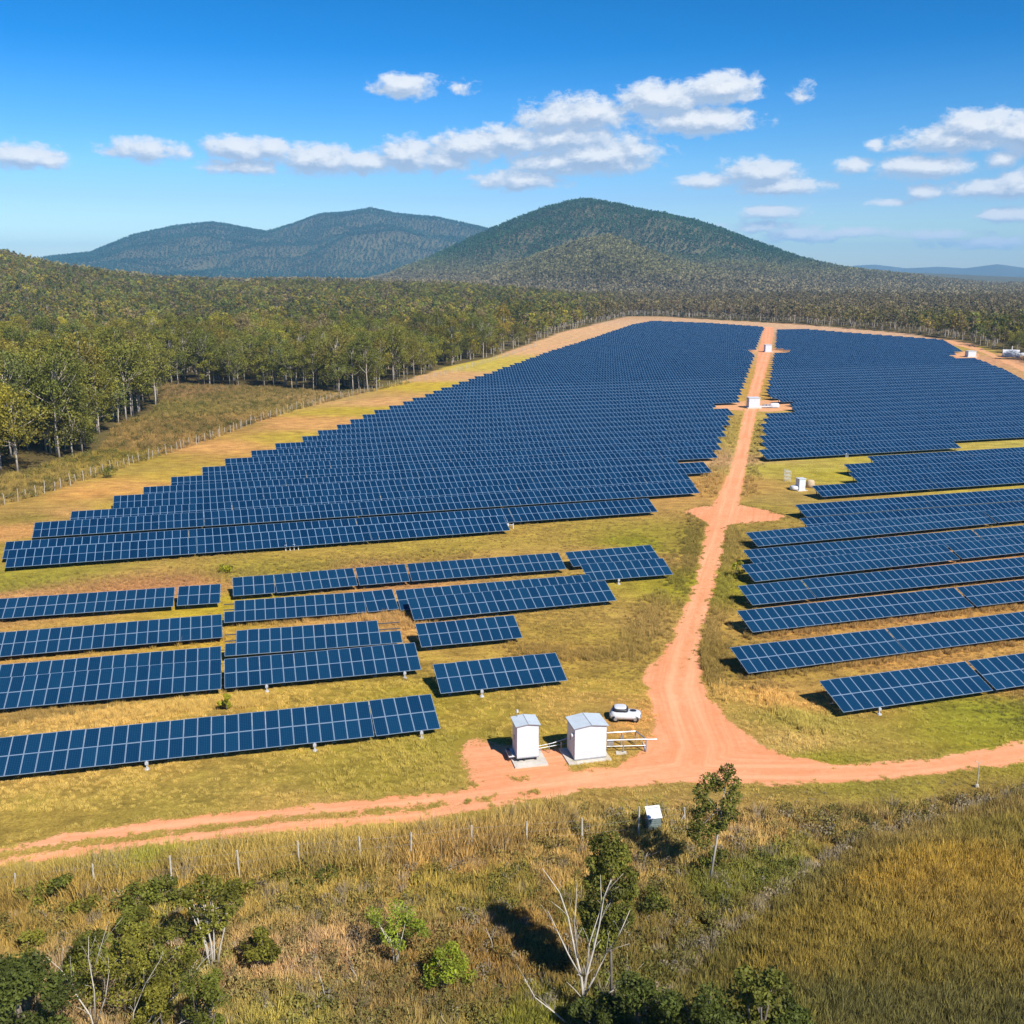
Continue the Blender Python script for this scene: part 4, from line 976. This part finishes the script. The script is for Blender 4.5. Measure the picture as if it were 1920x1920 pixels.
# field grass among the near tables
x, y = samp(110000, -75, 85, 62, 150); k = inview(x, y, 20) & (proj(x, y)[1] < 1560) & ~in_forest(x, y) & ~inside(ROADW, x, y)
k &= (RNG.uniform(size=len(x)) < np.clip(90 / np.hypot(x, y), 0, 1) ** 2 * (.55 + .6 * wob(x, y, 6)))
x, y = x[k], y[k]; addg(x, y, np.full(len(x), 3), RNG.uniform(.35, .75, len(x)) * (.9 + .35 * wob(y, x, 9)), RNG.uniform(.85, 1.25, len(x)))
# taller straw strips: pixel polylines -> world lines
for line, wd, n, c, h in [([(1425, 1285), (1470, 1330), (1530, 1375)], .55, 380, 1.15, .8), ([(1345, 1110), (1330, 1180), (1322, 1240), (1340, 1300)], .8, 500, 1.1, .9), ([(1180, 1230), (1215, 1170), (1240, 1120)], 1.0, 500, 1.1, .9), ([(970, 1215), (1080, 1230), (1170, 1225)], .9, 350, 1.05, .8),
                          ([(0, 1232), (200, 1212), (415, 1196)], .5, 700, 1.15, 1.1), ([(430, 1172), (600, 1160), (745, 1148)], .4, 400, 1.1, .9), ([(640, 1150), (740, 1160), (790, 1170)], 1.2, 300, 1.15, 1.0), ([(1310, 970), (1290, 1060), (1270, 1110)], 1.2, 500, .9, .8), ([(1372, 990), (1366, 1060), (1352, 1110)], .7, 500, 1.25, .9),
                          ([(1395, 930), (1410, 840), (1420, 790)], 1.2, 500, 1.15, 1), ([(1330, 930), (1365, 830), (1380, 780)], 1.3, 600, 1.25, 1.1), ([(0, 1105), (400, 1080), (900, 1040)], 2.0, 1500, 1.05, .7), ([(1395, 1268), (1600, 1243), (1900, 1202)], .5, 900, 1.1, .8), ([(1400, 1195), (1700, 1160), (1900, 1135)], .5, 700, 1.1, .8),
                          ([(0, 1350), (300, 1330), (420, 1318), (500, 1312)], .8, 700, 1.05, .7)]:
    W = [un(*p) for p in line]; L = np.array([np.linalg.norm(b - a) for a, b in zip(W[:-1], W[1:])]); t_ = RNG.uniform(0, L.sum(), n); cs = np.concatenate([[0], np.cumsum(L)])
    i = np.clip(np.searchsorted(cs, t_) - 1, 0, len(L) - 1); Wn = np.array(W); f = ((t_ - cs[i]) / L[i])[:, None]; p = Wn[i] * (1 - f) + Wn[i + 1] * f + RNG.normal(size=(n, 2)) * wd
    q = ~inside(ROADW, p[:, 0], p[:, 1]); p = p[q]
    addg(p[:, 0], p[:, 1], RNG.integers(0, 2, len(p)), RNG.uniform(.6, 1.1, len(p)) * h, np.full(len(p), c) * RNG.uniform(.8, 1.15, len(p)))
# weedy middle and edges of the west track
W = RW['west']
for off, n, sd in ((.05, 700, .2), (2.2, 350, .25), (-2.5, 350, .3)):
    Wn = np.array(W); L = np.linalg.norm(np.diff(Wn, axis=0), axis=1); cs = np.concatenate([[0], np.cumsum(L)]); t_ = RNG.uniform(0, cs[-1] * .78, n); i = np.clip(np.searchsorted(cs, t_) - 1, 0, len(L) - 1); f = ((t_ - cs[i]) / L[i])[:, None]
    d = np.diff(Wn, axis=0)[i] / L[i][:, None]; nn = np.column_stack([-d[:, 1], d[:, 0]]); p = Wn[i] * (1 - f) + Wn[i + 1] * f + nn * (off + RNG.normal(size=(n, 1)) * sd)
    q = wob(p[:, 0], p[:, 1], .9) > -.1; p = p[q]; addg(p[:, 0], p[:, 1], np.full(len(p), 3), RNG.uniform(.3, .6, len(p)), RNG.uniform(.7, 1.0, len(p)))
RB_ = ROADW; dd = np.roll(RB_, -1, 0) - RB_; LL = np.linalg.norm(dd, axis=1); cs = np.concatenate([[0], np.cumsum(LL)]); t_ = RNG.uniform(0, cs[-1], 9000); i = np.clip(np.searchsorted(cs, t_) - 1, 0, len(LL) - 1); f = ((t_ - cs[i]) / LL[i])[:, None]
p = RB_[i] + dd[i] * f + RNG.normal(size=(9000, 2)) * .38; q = (np.hypot(p[:, 0], p[:, 1]) < 160) & (wob(p[:, 0], p[:, 1], 1.6) > -.15); p = p[q]; addg(p[:, 0], p[:, 1], np.full(len(p), 3), RNG.uniform(.3, .6, len(p)), RNG.uniform(.8, 1.1, len(p)))
# rough clearing left
x, y = samp(26000, -120, 20, 140, 330); px, py = proj(x, y); k = (px > -40) & (px < 1000) & ~in_forest(x, y) & (seg_signed(x, y, LW) > -.5) ; x, y = x[k], y[k]
u_ = RNG.uniform(size=len(x)); addg(x, y, np.where(u_ < .5, 1, np.where(u_ < .75, 0, 5)), RNG.uniform(.8, 1.7, len(x)), RNG.uniform(.7, 1.2, len(x)))
x = np.concatenate(GX); y = np.concatenate(GY); idx = np.concatenate(GI); sc = np.concatenate(GS); tm = np.concatenate(GTm)
z = terrain(x, y); c = gcol(x, y) * tm[:, None] * np.where(np.hypot(x, y) < 85, 2.1, 1.18)[:, None]
lum = c.mean(1, keepdims=True); c = c * .86 + lum * np.array((.16, .14, .08))
g2 = RNG.uniform(size=len(x)); leafy = idx >= 4
c = np.where(leafy[:, None], c * .4 + np.array((.10, .125, .03)) * .6, c)
onbank = np.zeros(len(x), bool); onbank[:NSCRUB] = SC_BANK
grn = (wob(x, y, 4.5) > .35) & (np.arange(len(x)) < NSCRUB) & ~onbank; c = np.where(grn[:, None], c * np.array((.86, 1.0, .7)), c)
gy = (g2 > .9) & ~onbank & (np.arange(len(x)) < NSCRUB); c = np.where(gy[:, None], c * .3 + np.array((.36, .30, .24)) * .6, c)
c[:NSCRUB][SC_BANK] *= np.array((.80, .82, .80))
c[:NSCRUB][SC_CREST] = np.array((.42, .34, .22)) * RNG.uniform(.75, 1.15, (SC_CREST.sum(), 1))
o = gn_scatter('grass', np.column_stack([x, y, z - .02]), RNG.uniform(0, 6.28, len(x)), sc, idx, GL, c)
tag(o, 'dry tawny and olive grass over the scrub, bank and field', 'grass', kind='stuff')

# individual foreground trees and shrubs
def shrub(nm, px, py, H, W, label, cols, K=14, per=120, size=.12, base=.1, stems=3, cat='shrub', bark=None, pts=None, tr=.05, leafr=None, z0=None, group=None):
    g = ung(px, py); rng = np.random.default_rng(int(px * 7 + py)); root = empty(nm, tuple(g)); tag(root, label, cat, group)
    C = pts if pts is not None else crown_points(rng, H, W, H * base, K); K = len(C)
    if leafr is None: leafr = W * .38
    rad = rng.uniform(.75, 1.25, K) * leafr
    V, Q, T = leaves(C, rad, per, size, rng, flat=.8, up=.35)
    obj('crown', mesh_np('crown', V, Q, [cols], col=T), root)
    mb = MB()
    top = sorted(C, key=lambda q: -q[2])
    for s_ in range(stems):
        c = Vector(top[min(K - 1, s_ * 2)]) if cat == 'tree' else Vector(C[int(rng.integers(0, K))]); b0 = Vector((rng.uniform(-.12, .12), rng.uniform(-.12, .12), -.15)); mb.tube([b0, b0.lerp(c, .35) + Vector((rng.uniform(-.1, .1), 0, .25)), b0.lerp(c, .7), c], [tr, tr * .8, tr * .55, tr * .2], 6)
        for j in range(9 if stems == 1 else 3):
            c2 = Vector(C[int(rng.integers(0, K))]); a = b0.lerp(c, .7 if stems > 1 or c2.z < c.z * .5 else .7 * rng.uniform(.75, 1.0)); mb.tube([a, a.lerp(c2, .5), c2], [tr * .45, tr * .3, tr * .1], 4)
    mb.build('trunk', bark or m_bark2, root, True); return root
def lm(name, a, b): return leaf_mat(name, [(0, a), (1, b)], .32)
L_dark = lm('dark_green_leaf', (.085, .105, .016), (.10, .12, .02)); L_mid = lm('olive_leaf', (.22, .20, .025), (.15, .165, .022)); L_bright = lm('lime_leaf', (.27, .31, .02), (.25, .30, .025)); L_yel = lm('yellow_leaf', (.34, .32, .02), (.33, .31, .02)); L_gum = lm('gum_leaf', (.17, .17, .022), (.16, .165, .025))
# slender tree by the fence
H = 7.6; g = ung(1326, 1658)
def offs(px, py): return None
pts = [(.9, .2, 7.2), (.5, 0, 6.8), (1.2, 0, 6.5), (-.2, .1, 6.6), (-.6, 0, 6.0), (.3, .3, 6.2), (1.3, .1, 5.6), (.9, -.2, 5.2), (-.5, 0, 5.3), (-.1, .3, 4.9), (-.7, .2, 4.5), (1.2, .1, 4.4), (.6, 0, 4.3), (-.8, -.1, 3.9), (-.2, .2, 3.6), (-.9, 0, 3.3), (.3, .1, 3.5), (-.4, 0, 2.9), (.7, .2, 3.7)]
shrub('slender_tree', 1326, 1658, H, 1.4, 'slender tree with clumped crown standing beside the white lidded cabinet', L_gum, per=230, size=.10, stems=1, cat='tree', bark=m_bark, pts=pts, tr=.09, leafr=.5)
pts = [(x_ * .62 - .3, y_, z * .87) for x_, y_, z in [(-.8, .3, 5.9), (.5, .2, 5.0), (-1.2, .2, 5.5), (.2, .3, 4.3), (-.5, 0, 4.4), (.2, 0, 10.4), (-.5, .3, 10.0), (.8, 0, 9.9), (0, -.4, 9.6), (1.1, .4, 9.2), (-.9, 0, 9.1), (.4, .2, 8.8), (1.6, 0, 8.3), (-.4, .2, 8.2), (-1.0, .3, 7.7), (.8, -.3, 7.7), (1.9, .2, 7.3), (.1, .3, 7.2), (-.8, 0, 6.8), (1.2, 0, 6.5), (-1.4, .2, 6.1), (.3, -.2, 6.2), (-.7, .2, 5.4), (.8, .2, 5.4), (-1.3, 0, 4.9), (0, 0, 4.6), (1.4, 0, 5.8), (-.2, .5, 3.8)]]
shrub('leafy_gum', 1143, 1890, 10.6, 2, 'tall dark leafy gum directly behind the bleached dead tree', L_gum, per=420, size=.10, stems=1, cat='tree', bark=m_bark2, pts=pts, tr=.09, leafr=.56)
# white stemmed small tree
pts = [(-.9, 0, 4.6), (-.3, .2, 5.0), (.4, 0, 4.9), (1.0, .1, 4.6), (-1.1, 0, 4.0), (-.3, 0, 4.2), (.5, .3, 4.2), (1.2, 0, 3.9), (-.7, .1, 3.4), (.2, 0, 3.5), (.9, 0, 3.3), (0, .2, 2.8), (.5, 0, 2.8), (-.3, 0, 2.5)]
shrub('white_stemmed_tree', 401, 1818, 5.3, 1.3, 'small tree on several white stems rising in a fan', L_mid, per=190, size=.11, stems=6, cat='tree', bark=m_dead, pts=pts, tr=.06, leafr=.5)
shrub('round_shrub', 490, 1822, 2.6, .95, 'rounded green shrub on thin stems right of the white stemmed tree', L_mid, K=14, per=150, size=.11, base=.35, stems=4)
shrub('lime_acacia', 742, 1812, 2.9, 1.9, 'spreading lime green shrub with flat top and pale leaning stem', L_bright, K=16, per=170, size=.075, base=.5, stems=3, bark=m_dead, leafr=.45)
shrub('green_shrub', 830, 1862, 2.2, 1.6, 'low dense green shrub right of the lime one', L_bright, K=14, per=200, size=.08, base=.15, leafr=.42)
shrub('dark_round_tree', 45, 2010, 5.2, 2.5, 'dense dark green round tree in the bottom left corner', L_dark, K=34, per=420, size=.10, base=.25, cat='tree', tr=.15, leafr=.8)
for q, (a, b_, h, w, l) in enumerate([(235, 1905, 5.0, 2.2, 'broad olive shrub behind the pale bare branches'), (320, 1880, 4.6, 1.8, 'olive shrub leaning against the white stemmed tree'), (180, 1850, 3.2, 1.6, 'feathery olive shrub right of the dark corner tree'), (380, 1990, 5.2, 1.7, 'upright leafy shrub at the bottom edge below the white stemmed tree'), (300, 1960, 3.4, 1.6, 'dark olive shrub under the bare branches at the bottom edge'), (255, 1770, 2.2, 1.2, 'small yellowish shrub topping the olive thicket')]):
    shrub('olive_shrub', a, b_, h * .88, w * .82, l, L_mid, K=16, per=230, size=.085, base=.25, leafr=w * .27, stems=4)
for a, b_, h, w, l in [(1120, 1960, 2.6, 1.3, 'small dark bush at the foot of the bleached dead tree'), (1215, 1985, 4.2, 1.8, 'dark leafy tree top at the bottom edge right of the dead tree'), (1300, 2000, 4.0, 1.8, 'broad dark leafy tree top at bottom, left of the lighter one'), (1480, 1985, 2.6, 1.3, 'lowest leafy tree top at the right end of the bottom edge group')]:
    shrub('leafy_tree', a, b_, h * .9, w * .9, l, L_dark, K=18, per=330, size=.095, base=.25, cat='tree', tr=.1, leafr=w * .32)
shrub('leafy_tree', 1420, 1985, 4.3, 1.3, 'lighter green tree top rising from the bottom edge group', L_gum, K=20, per=150, size=.13, base=.3, cat='tree', tr=.08, leafr=.5)
for a, b_, h, w, l, m_ in [(70, 1700, 1.2, 1.0, 'low green bush in the tall grass near the left edge', L_mid), (120, 1695, 1.6, .8, 'green bush left of the fence post gap at left', L_mid), (155, 1715, 1.1, .8, 'small green bush below the tall grass at left', L_mid), (270, 1712, 1.5, 1.4, 'wide green bush beneath the leaning fence post', L_mid), (310, 1700, 1.6, .9, 'bright green bush right of the wide one', L_mid), (440, 1690, 1.0, 1.1, 'spreading green bush behind the white stemmed tree', L_mid), (60, 1790, 1.1, .8, 'small bush on bare ground above the dark corner tree', L_mid), (570, 1660, .9, 1.6, 'creeping green bush below the fence in the middle left', L_mid),
                        (425, 1332, 1.5, .55, 'yellow green weed bush in front of the gap between table pairs', L_yel), (1384, 1085, 2.2, .75, 'bright yellow green bush at the left end of the fifth right row', L_yel), (425, 1075, .9, .8, 'yellow weeds above the gap in the left rows', L_yel), (205, 895, 2.0, 1.5, 'dark bush below the bush point', L_mid), (1225, 1712, 1.2, 1.0, 'low green bush right of the leafy gum', L_mid), (1335, 1640, 1.6, .8, 'small bush around the foot of the slender tree', L_gum)]:
    shrub('low_bush', a, b_, h, w, l, m_, K=10, per=90, size=.11, base=.1, leafr=w * .42, stems=2, tr=.03)
# dead trees
def dead(nm, px, py, label, limbs, s=1.0):
    g = ung(px, py); root = empty(nm, tuple(g)); tag(root, label, 'dead tree'); rng = np.random.default_rng(int(px))
    mb = MB()
    for pts, r0 in limbs:
        P_ = [Vector(p) * s for p in pts]; n = len(P_); rad = [r0 * .52 * (1 - .85 * i / (n - 1)) for i in range(n)]; mb.tube(P_, rad, 6)
        for i in range(1, n - 1):
            for _ in range(3):
                d = (P_[i + 1] - P_[i]).normalized(); q = Vector((rng.uniform(-1, 1), rng.uniform(-1, 1), rng.uniform(0, .8))).normalized(); e = P_[i] + (d * .7 + q * .6) * rng.uniform(.35, 1.5) * s
                mb.tube([P_[i], P_[i].lerp(e, .5) + Vector((0, 0, .06)), e], [rad[i] * .4, rad[i] * .25, .006], 4)
    mb.build('branches', m_dead, root, True); return root
dead('dead_tree', 1092, 1912, 'bleached white dead tree with many bare forked branches, bottom centre', [
    ([(0, 0, -.2), (.05, 0, 1.2), (-.1, 0, 2.6), (-.5, .1, 4.4), (-.85, .1, 6.2), (-1.3, .1, 7.6), (-2.2, .1, 9.0)], .17),
    ([(0, 0, 1.0), (.15, 0, 2.6), (.5, 0, 4.2), (.8, 0, 5.8), (1.0, 0, 7.4), (1.35, 0, 8.4)], .14),
    ([(0, 0, 1.3), (.6, 0, 2.6), (1.2, .1, 4.0), (1.9, .1, 5.2), (2.4, .2, 6.5)], .12),
    ([(-.1, 0, 2.6), (-.8, 0, 4.0), (-1.4, 0, 5.4), (-1.9, 0, 6.6)], .09),
    ([(.15, 0, 2.6), (.3, .1, 4.6), (.9, .1, 6.8), (.8, .1, 8.6)], .09),
    ([(-.3, 0, 3.8), (-.5, 0, 5.8), (-.4, 0, 8.4)], .07),
    ([(0, 0, .6), (1.0, 0, 1.4), (2.3, .1, 2.2), (2.7, .1, 4.2)], .08)], s=.9)
dead('dead_branch', 1070, 1925, 'bare white fallen branch reaching left of the dead tree', [([(0, 0, 0), (-.8, 0, .8), (-1.7, 0, 1.6), (-2.2, 0, 2.6)], .09)])
dead('dead_tree', 182, 1945, 'bare pale branched dead tree over the thicket at lower left', [
    ([(0, 0, -.2), (-.2, 0, 1.2), (-.9, 0, 2.6), (-1.3, 0, 3.6), (-2.2, .1, 4.5)], .09),
    ([(0, 0, .8), (.1, 0, 2.6), (0, 0, 4.2), (.1, 0, 5.4)], .08),
    ([(.1, 0, 3.4), (.6, 0, 4.8), (1.1, 0, 6.2)], .05),
    ([(0, 0, .6), (.6, 0, 2.2), (.9, 0, 3.6), (.9, 0, 4.4)], .06)])
dead('dead_shrub', 245, 1960, 'leaning bare pale limbs right of the branched dead tree', [
    ([(0, 0, 0), (.3, 0, 1.8), (.9, 0, 3.2), (1.7, 0, 4.5), (2.2, 0, 5.6)], .07),
    ([(0, 0, .2), (1.2, 0, 1.6), (2.6, 0, 3.0), (3.6, 0, 4.4), (4.4, 0, 5.2)], .07),
    ([(1.0, 0, 0), (2.4, 0, 1.2), (3.6, 0, 1.9), (4.2, 0, 2.8)], .06)])
for a, b_, l, pts in [(612, 1880, 'leaning pale dead stump stick in the pale clearing at bottom', [(0, 0, 0), (-.15, 0, 1.0), (-.35, 0, 1.9)]), (925, 1785, 'short bleached stick in the shadow left of the dead tree', [(0, 0, 0), (-.1, 0, .7), (-.4, 0, 1.5)]), (1205, 1625, 'small bleached forked stick above the leafy gum', [(0, 0, 0), (.1, 0, .5), (.3, 0, 1.0)]), (675, 1850, 'thin pale stick below the lime shrub', [(0, 0, 0), (-.2, 0, .7), (-.45, 0, 1.1)])]:
    dead('dead_stick', a, b_, l, [(pts, .06)])

# ---------------------------------------------------------------- sky, sun, air, camera
SUN_AZ, SUN_EL = R(143), R(44)
w = bpy.data.worlds.new('World'); S.world = w; w.use_nodes = True; t = NT(w.node_tree); bg = w.node_tree.nodes['Background']
sk = t.node('ShaderNodeTexSky'); sk.sky_type = 'NISHITA'; sk.sun_disc = False; sk.sun_elevation = SUN_EL; sk.sun_rotation = SUN_AZ; sk.altitude = 300; sk.air_density = 1.0; sk.dust_density = .25; sk.ozone_density = 2.2
hs_ = t.node('ShaderNodeHueSaturation'); hs_.inputs['Saturation'].default_value = 1.28; hs_.inputs['Value'].default_value = 1.0; t.link(sk.outputs[0], hs_.inputs['Color'])
gen = t.node('ShaderNodeTexCoord').outputs['Generated']; s3 = t.node('ShaderNodeSeparateXYZ'); t.link(gen, s3.inputs[0])
azn = t.math('MULTIPLY', t.math('ARCTAN2', s3.outputs[0], s3.outputs[1]), 180 / PI); eln = t.math('MULTIPLY', t.math('ARCSINE', s3.outputs[2]), 180 / PI)
cv = t.node('ShaderNodeCombineXYZ'); t.link(azn, cv.inputs[0]); t.link(eln, cv.inputs[1])
CL = [(45, 292, 75, 24, 1), (90, 303, 40, 14, .9), (275, 281, 78, 20, .9), (345, 287, 25, 12, .7), (445, 278, 62, 24, 1), (510, 278, 40, 18, .9), (450, 312, 75, 15, .9), (600, 300, 88, 28, 1.1), (690, 306, 60, 22, 1), (765, 292, 62, 30, 1), (830, 300, 60, 24, 1), (885, 275, 72, 30, 1.1), (960, 265, 70, 30, 1), (1040, 225, 70, 28, 1), (1090, 215, 90, 36, 1.05), (1050, 262, 110, 32, 1), (1240, 186, 85, 32, 1.15), (1350, 166, 70, 30, 1.15), (1395, 178, 30, 12, .8), (1310, 228, 108, 26, 1.15), (1130, 292, 110, 34, 1.1), (1040, 305, 90, 26, 1), (975, 338, 85, 20, 1), (1190, 283, 55, 28, .95),
      (1330, 340, 60, 14, .9), (1425, 325, 70, 26, 1.15), (1460, 350, 85, 17, 1.1), (757, 162, 56, 23, 1.05), (860, 166, 22, 9, .22), (1503, 180, 18, 16, .34), (1790, 262, 120, 26, 1.15), (1840, 238, 80, 34, 1.2), (1920, 245, 60, 38, 1.2), (1735, 312, 100, 21, 1.05), (1600, 311, 38, 15, .9), (1640, 271, 18, 12, .75), (1880, 352, 110, 20, 1.05), (1905, 335, 40, 22, 1), (1880, 300, 35, 16, .8), (1732, 362, 30, 15, .95), (1890, 403, 55, 14, 1), (1450, 398, 62, 13, .85), (1425, 426, 66, 12, .8), (1500, 440, 75, 14, .95), (1600, 435, 62, 9, .75), (1760, 440, 80, 9, .7), (1850, 456, 100, 11, .8), (1665, 380, 40, 7, .65), (2050, 300, 120, 40, 1.1), (-120, 280, 90, 25, 1), (2200, 400, 120, 20, 1)]
def cloud_field(vec):
    acc = None
    for cx, cy, rx, ry, st in CL:
        a, e = azel(cx, cy); a1, _ = azel(cx + rx, cy); _, e1 = azel(cx, cy - ry); ix, iy = .86 / abs(a1 - a), .86 / abs(e1 - e)
        n = t.vmath('MULTIPLY_ADD', vec, (ix, iy, 0), (-a * ix, -e * iy, 0)); l = t.vmath('LENGTH', n)
        v = t.math('MULTIPLY_ADD', l, -st, st)
        acc = v if acc is None else t.math('SMOOTH_MAX', acc, v, .12)
    mp = t.vmath('MULTIPLY', vec, (1, 1.7, 1))
    nz = t.noise(mp, 1.05, 10, .66, .15); nz2 = t.noise(mp, .33, 3, .5)
    f = t.math('MULTIPLY_ADD', t.math('SUBTRACT', nz, .5), 1.7, acc)
    return t.math('MULTIPLY_ADD', t.math('SUBTRACT', nz2, .5), .7, f)
D0 = cloud_field(cv.outputs[0]); D1 = cloud_field(t.vmath('ADD', cv.outputs[0], (.28, .5, 0)))
al = t.maprange(D0, -.10, .34); al = t.math('MULTIPLY', al, .97)
lit = t.maprange(t.math('SUBTRACT', D0, D1), -.26, .56)
thin = t.maprange(D0, .2, .9)
cc = t.mix(lit, (.40, .52, .72, 1), (1.02, 1.03, 1.05, 1)); cc = t.mix(thin, t.mix(.35, cc, (.62, .77, .98, 1)), cc)
bg.inputs['Strength'].default_value = .12
v = t.node('ShaderNodeVectorMath', operation='SCALE'); t.link(cc, v.inputs[0]); v.inputs[3].default_value = .66 / .12
# hue of the zenith, as the sky itself
sc1 = t.vmath('MULTIPLY', hs_.outputs[0], (.12, .12, .12)); gm = t.node('ShaderNodeGamma'); gm.inputs[1].default_value = 1.45; t.link(sc1, gm.inputs[0])
skc = t.vmath('MULTIPLY', gm.outputs[0], (.84 * 1.25 / .12, 1.0 * 1.25 / .12, 1.06 * 1.25 / .12))
elr = t.ramp(t.math('DIVIDE', eln, 60.0, clamp=True), [(0, (.50, .45, .49)), (.035, (.45, .41, .48)), (.062, (.39, .345, .44)), (.09, (.375, .38, .44)), (.145, (.21, .365, .44)), (.185, (.03, .33, .42)), (.225, (0, .335, .40)), (.8, (0, .25, .33))])
skc = t.mix(1.0, skc, t.vmath('MULTIPLY', elr, (1.5, 1.5, 1.5)), 'MULTIPLY')
t.link(t.mix(al, skc, v.outputs[0]), bg.inputs['Color'])
w.cycles.sampling_method = 'MANUAL'; w.cycles.sample_map_resolution = 512
sd = bpy.data.lights.new('sun', 'SUN'); sd.energy = 5.0; sd.angle = R(.53); sd.color = (1, .955, .88); so = link(bpy.data.objects.new('sun', sd))
dirv = Vector((math.sin(SUN_AZ) * math.cos(SUN_EL), math.cos(SUN_AZ) * math.cos(SUN_EL), math.sin(SUN_EL))); so.rotation_euler = dirv.to_track_quat('Z', 'Y').to_euler(); so.location = (0, 0, 300)
HAZE = True
if HAZE:
    mb = MB(); mb.box((-13700, -13700, -140), (13700, 13700, 390)); m = bpy.data.materials.new('air'); m.use_nodes = True; nt = m.node_tree; nt.nodes.remove(nt.nodes['Principled BSDF'])
    pv = nt.nodes.new('ShaderNodeVolumePrincipled'); pv.inputs['Color'].default_value = (.27, .63, 1.0, 1); pv.inputs['Density'].default_value = 9e-5; pv.inputs['Anisotropy'].default_value = -.1; nt.links.new(pv.outputs[0], nt.nodes['Material Output'].inputs['Volume'])
    h = mb.build('haze', m); tag(h, kind='stuff')
cam = bpy.data.cameras.new('camera'); cam.sensor_width = 36; cam.lens = 36; cam.clip_start = .5; cam.clip_end = 40000
co = link(bpy.data.objects.new('camera', cam)); co.location = (0, 0, HC); co.rotation_euler = (PI / 2 - PITCH, 0, 0); S.camera = co
S.view_settings.view_transform = 'Standard'; S.view_settings.look = 'None'; S.view_settings.exposure = .56; S.view_settings.gamma = 1
S.render.engine = 'CYCLES'; cy_ = S.cycles; cy_.use_denoising = True; cy_.max_bounces = 5; cy_.diffuse_bounces = 2; cy_.glossy_bounces = 2; cy_.transmission_bounces = 2; cy_.volume_bounces = 0; cy_.transparent_max_bounces = 4; cy_.use_adaptive_sampling = True; cy_.adaptive_threshold = .01
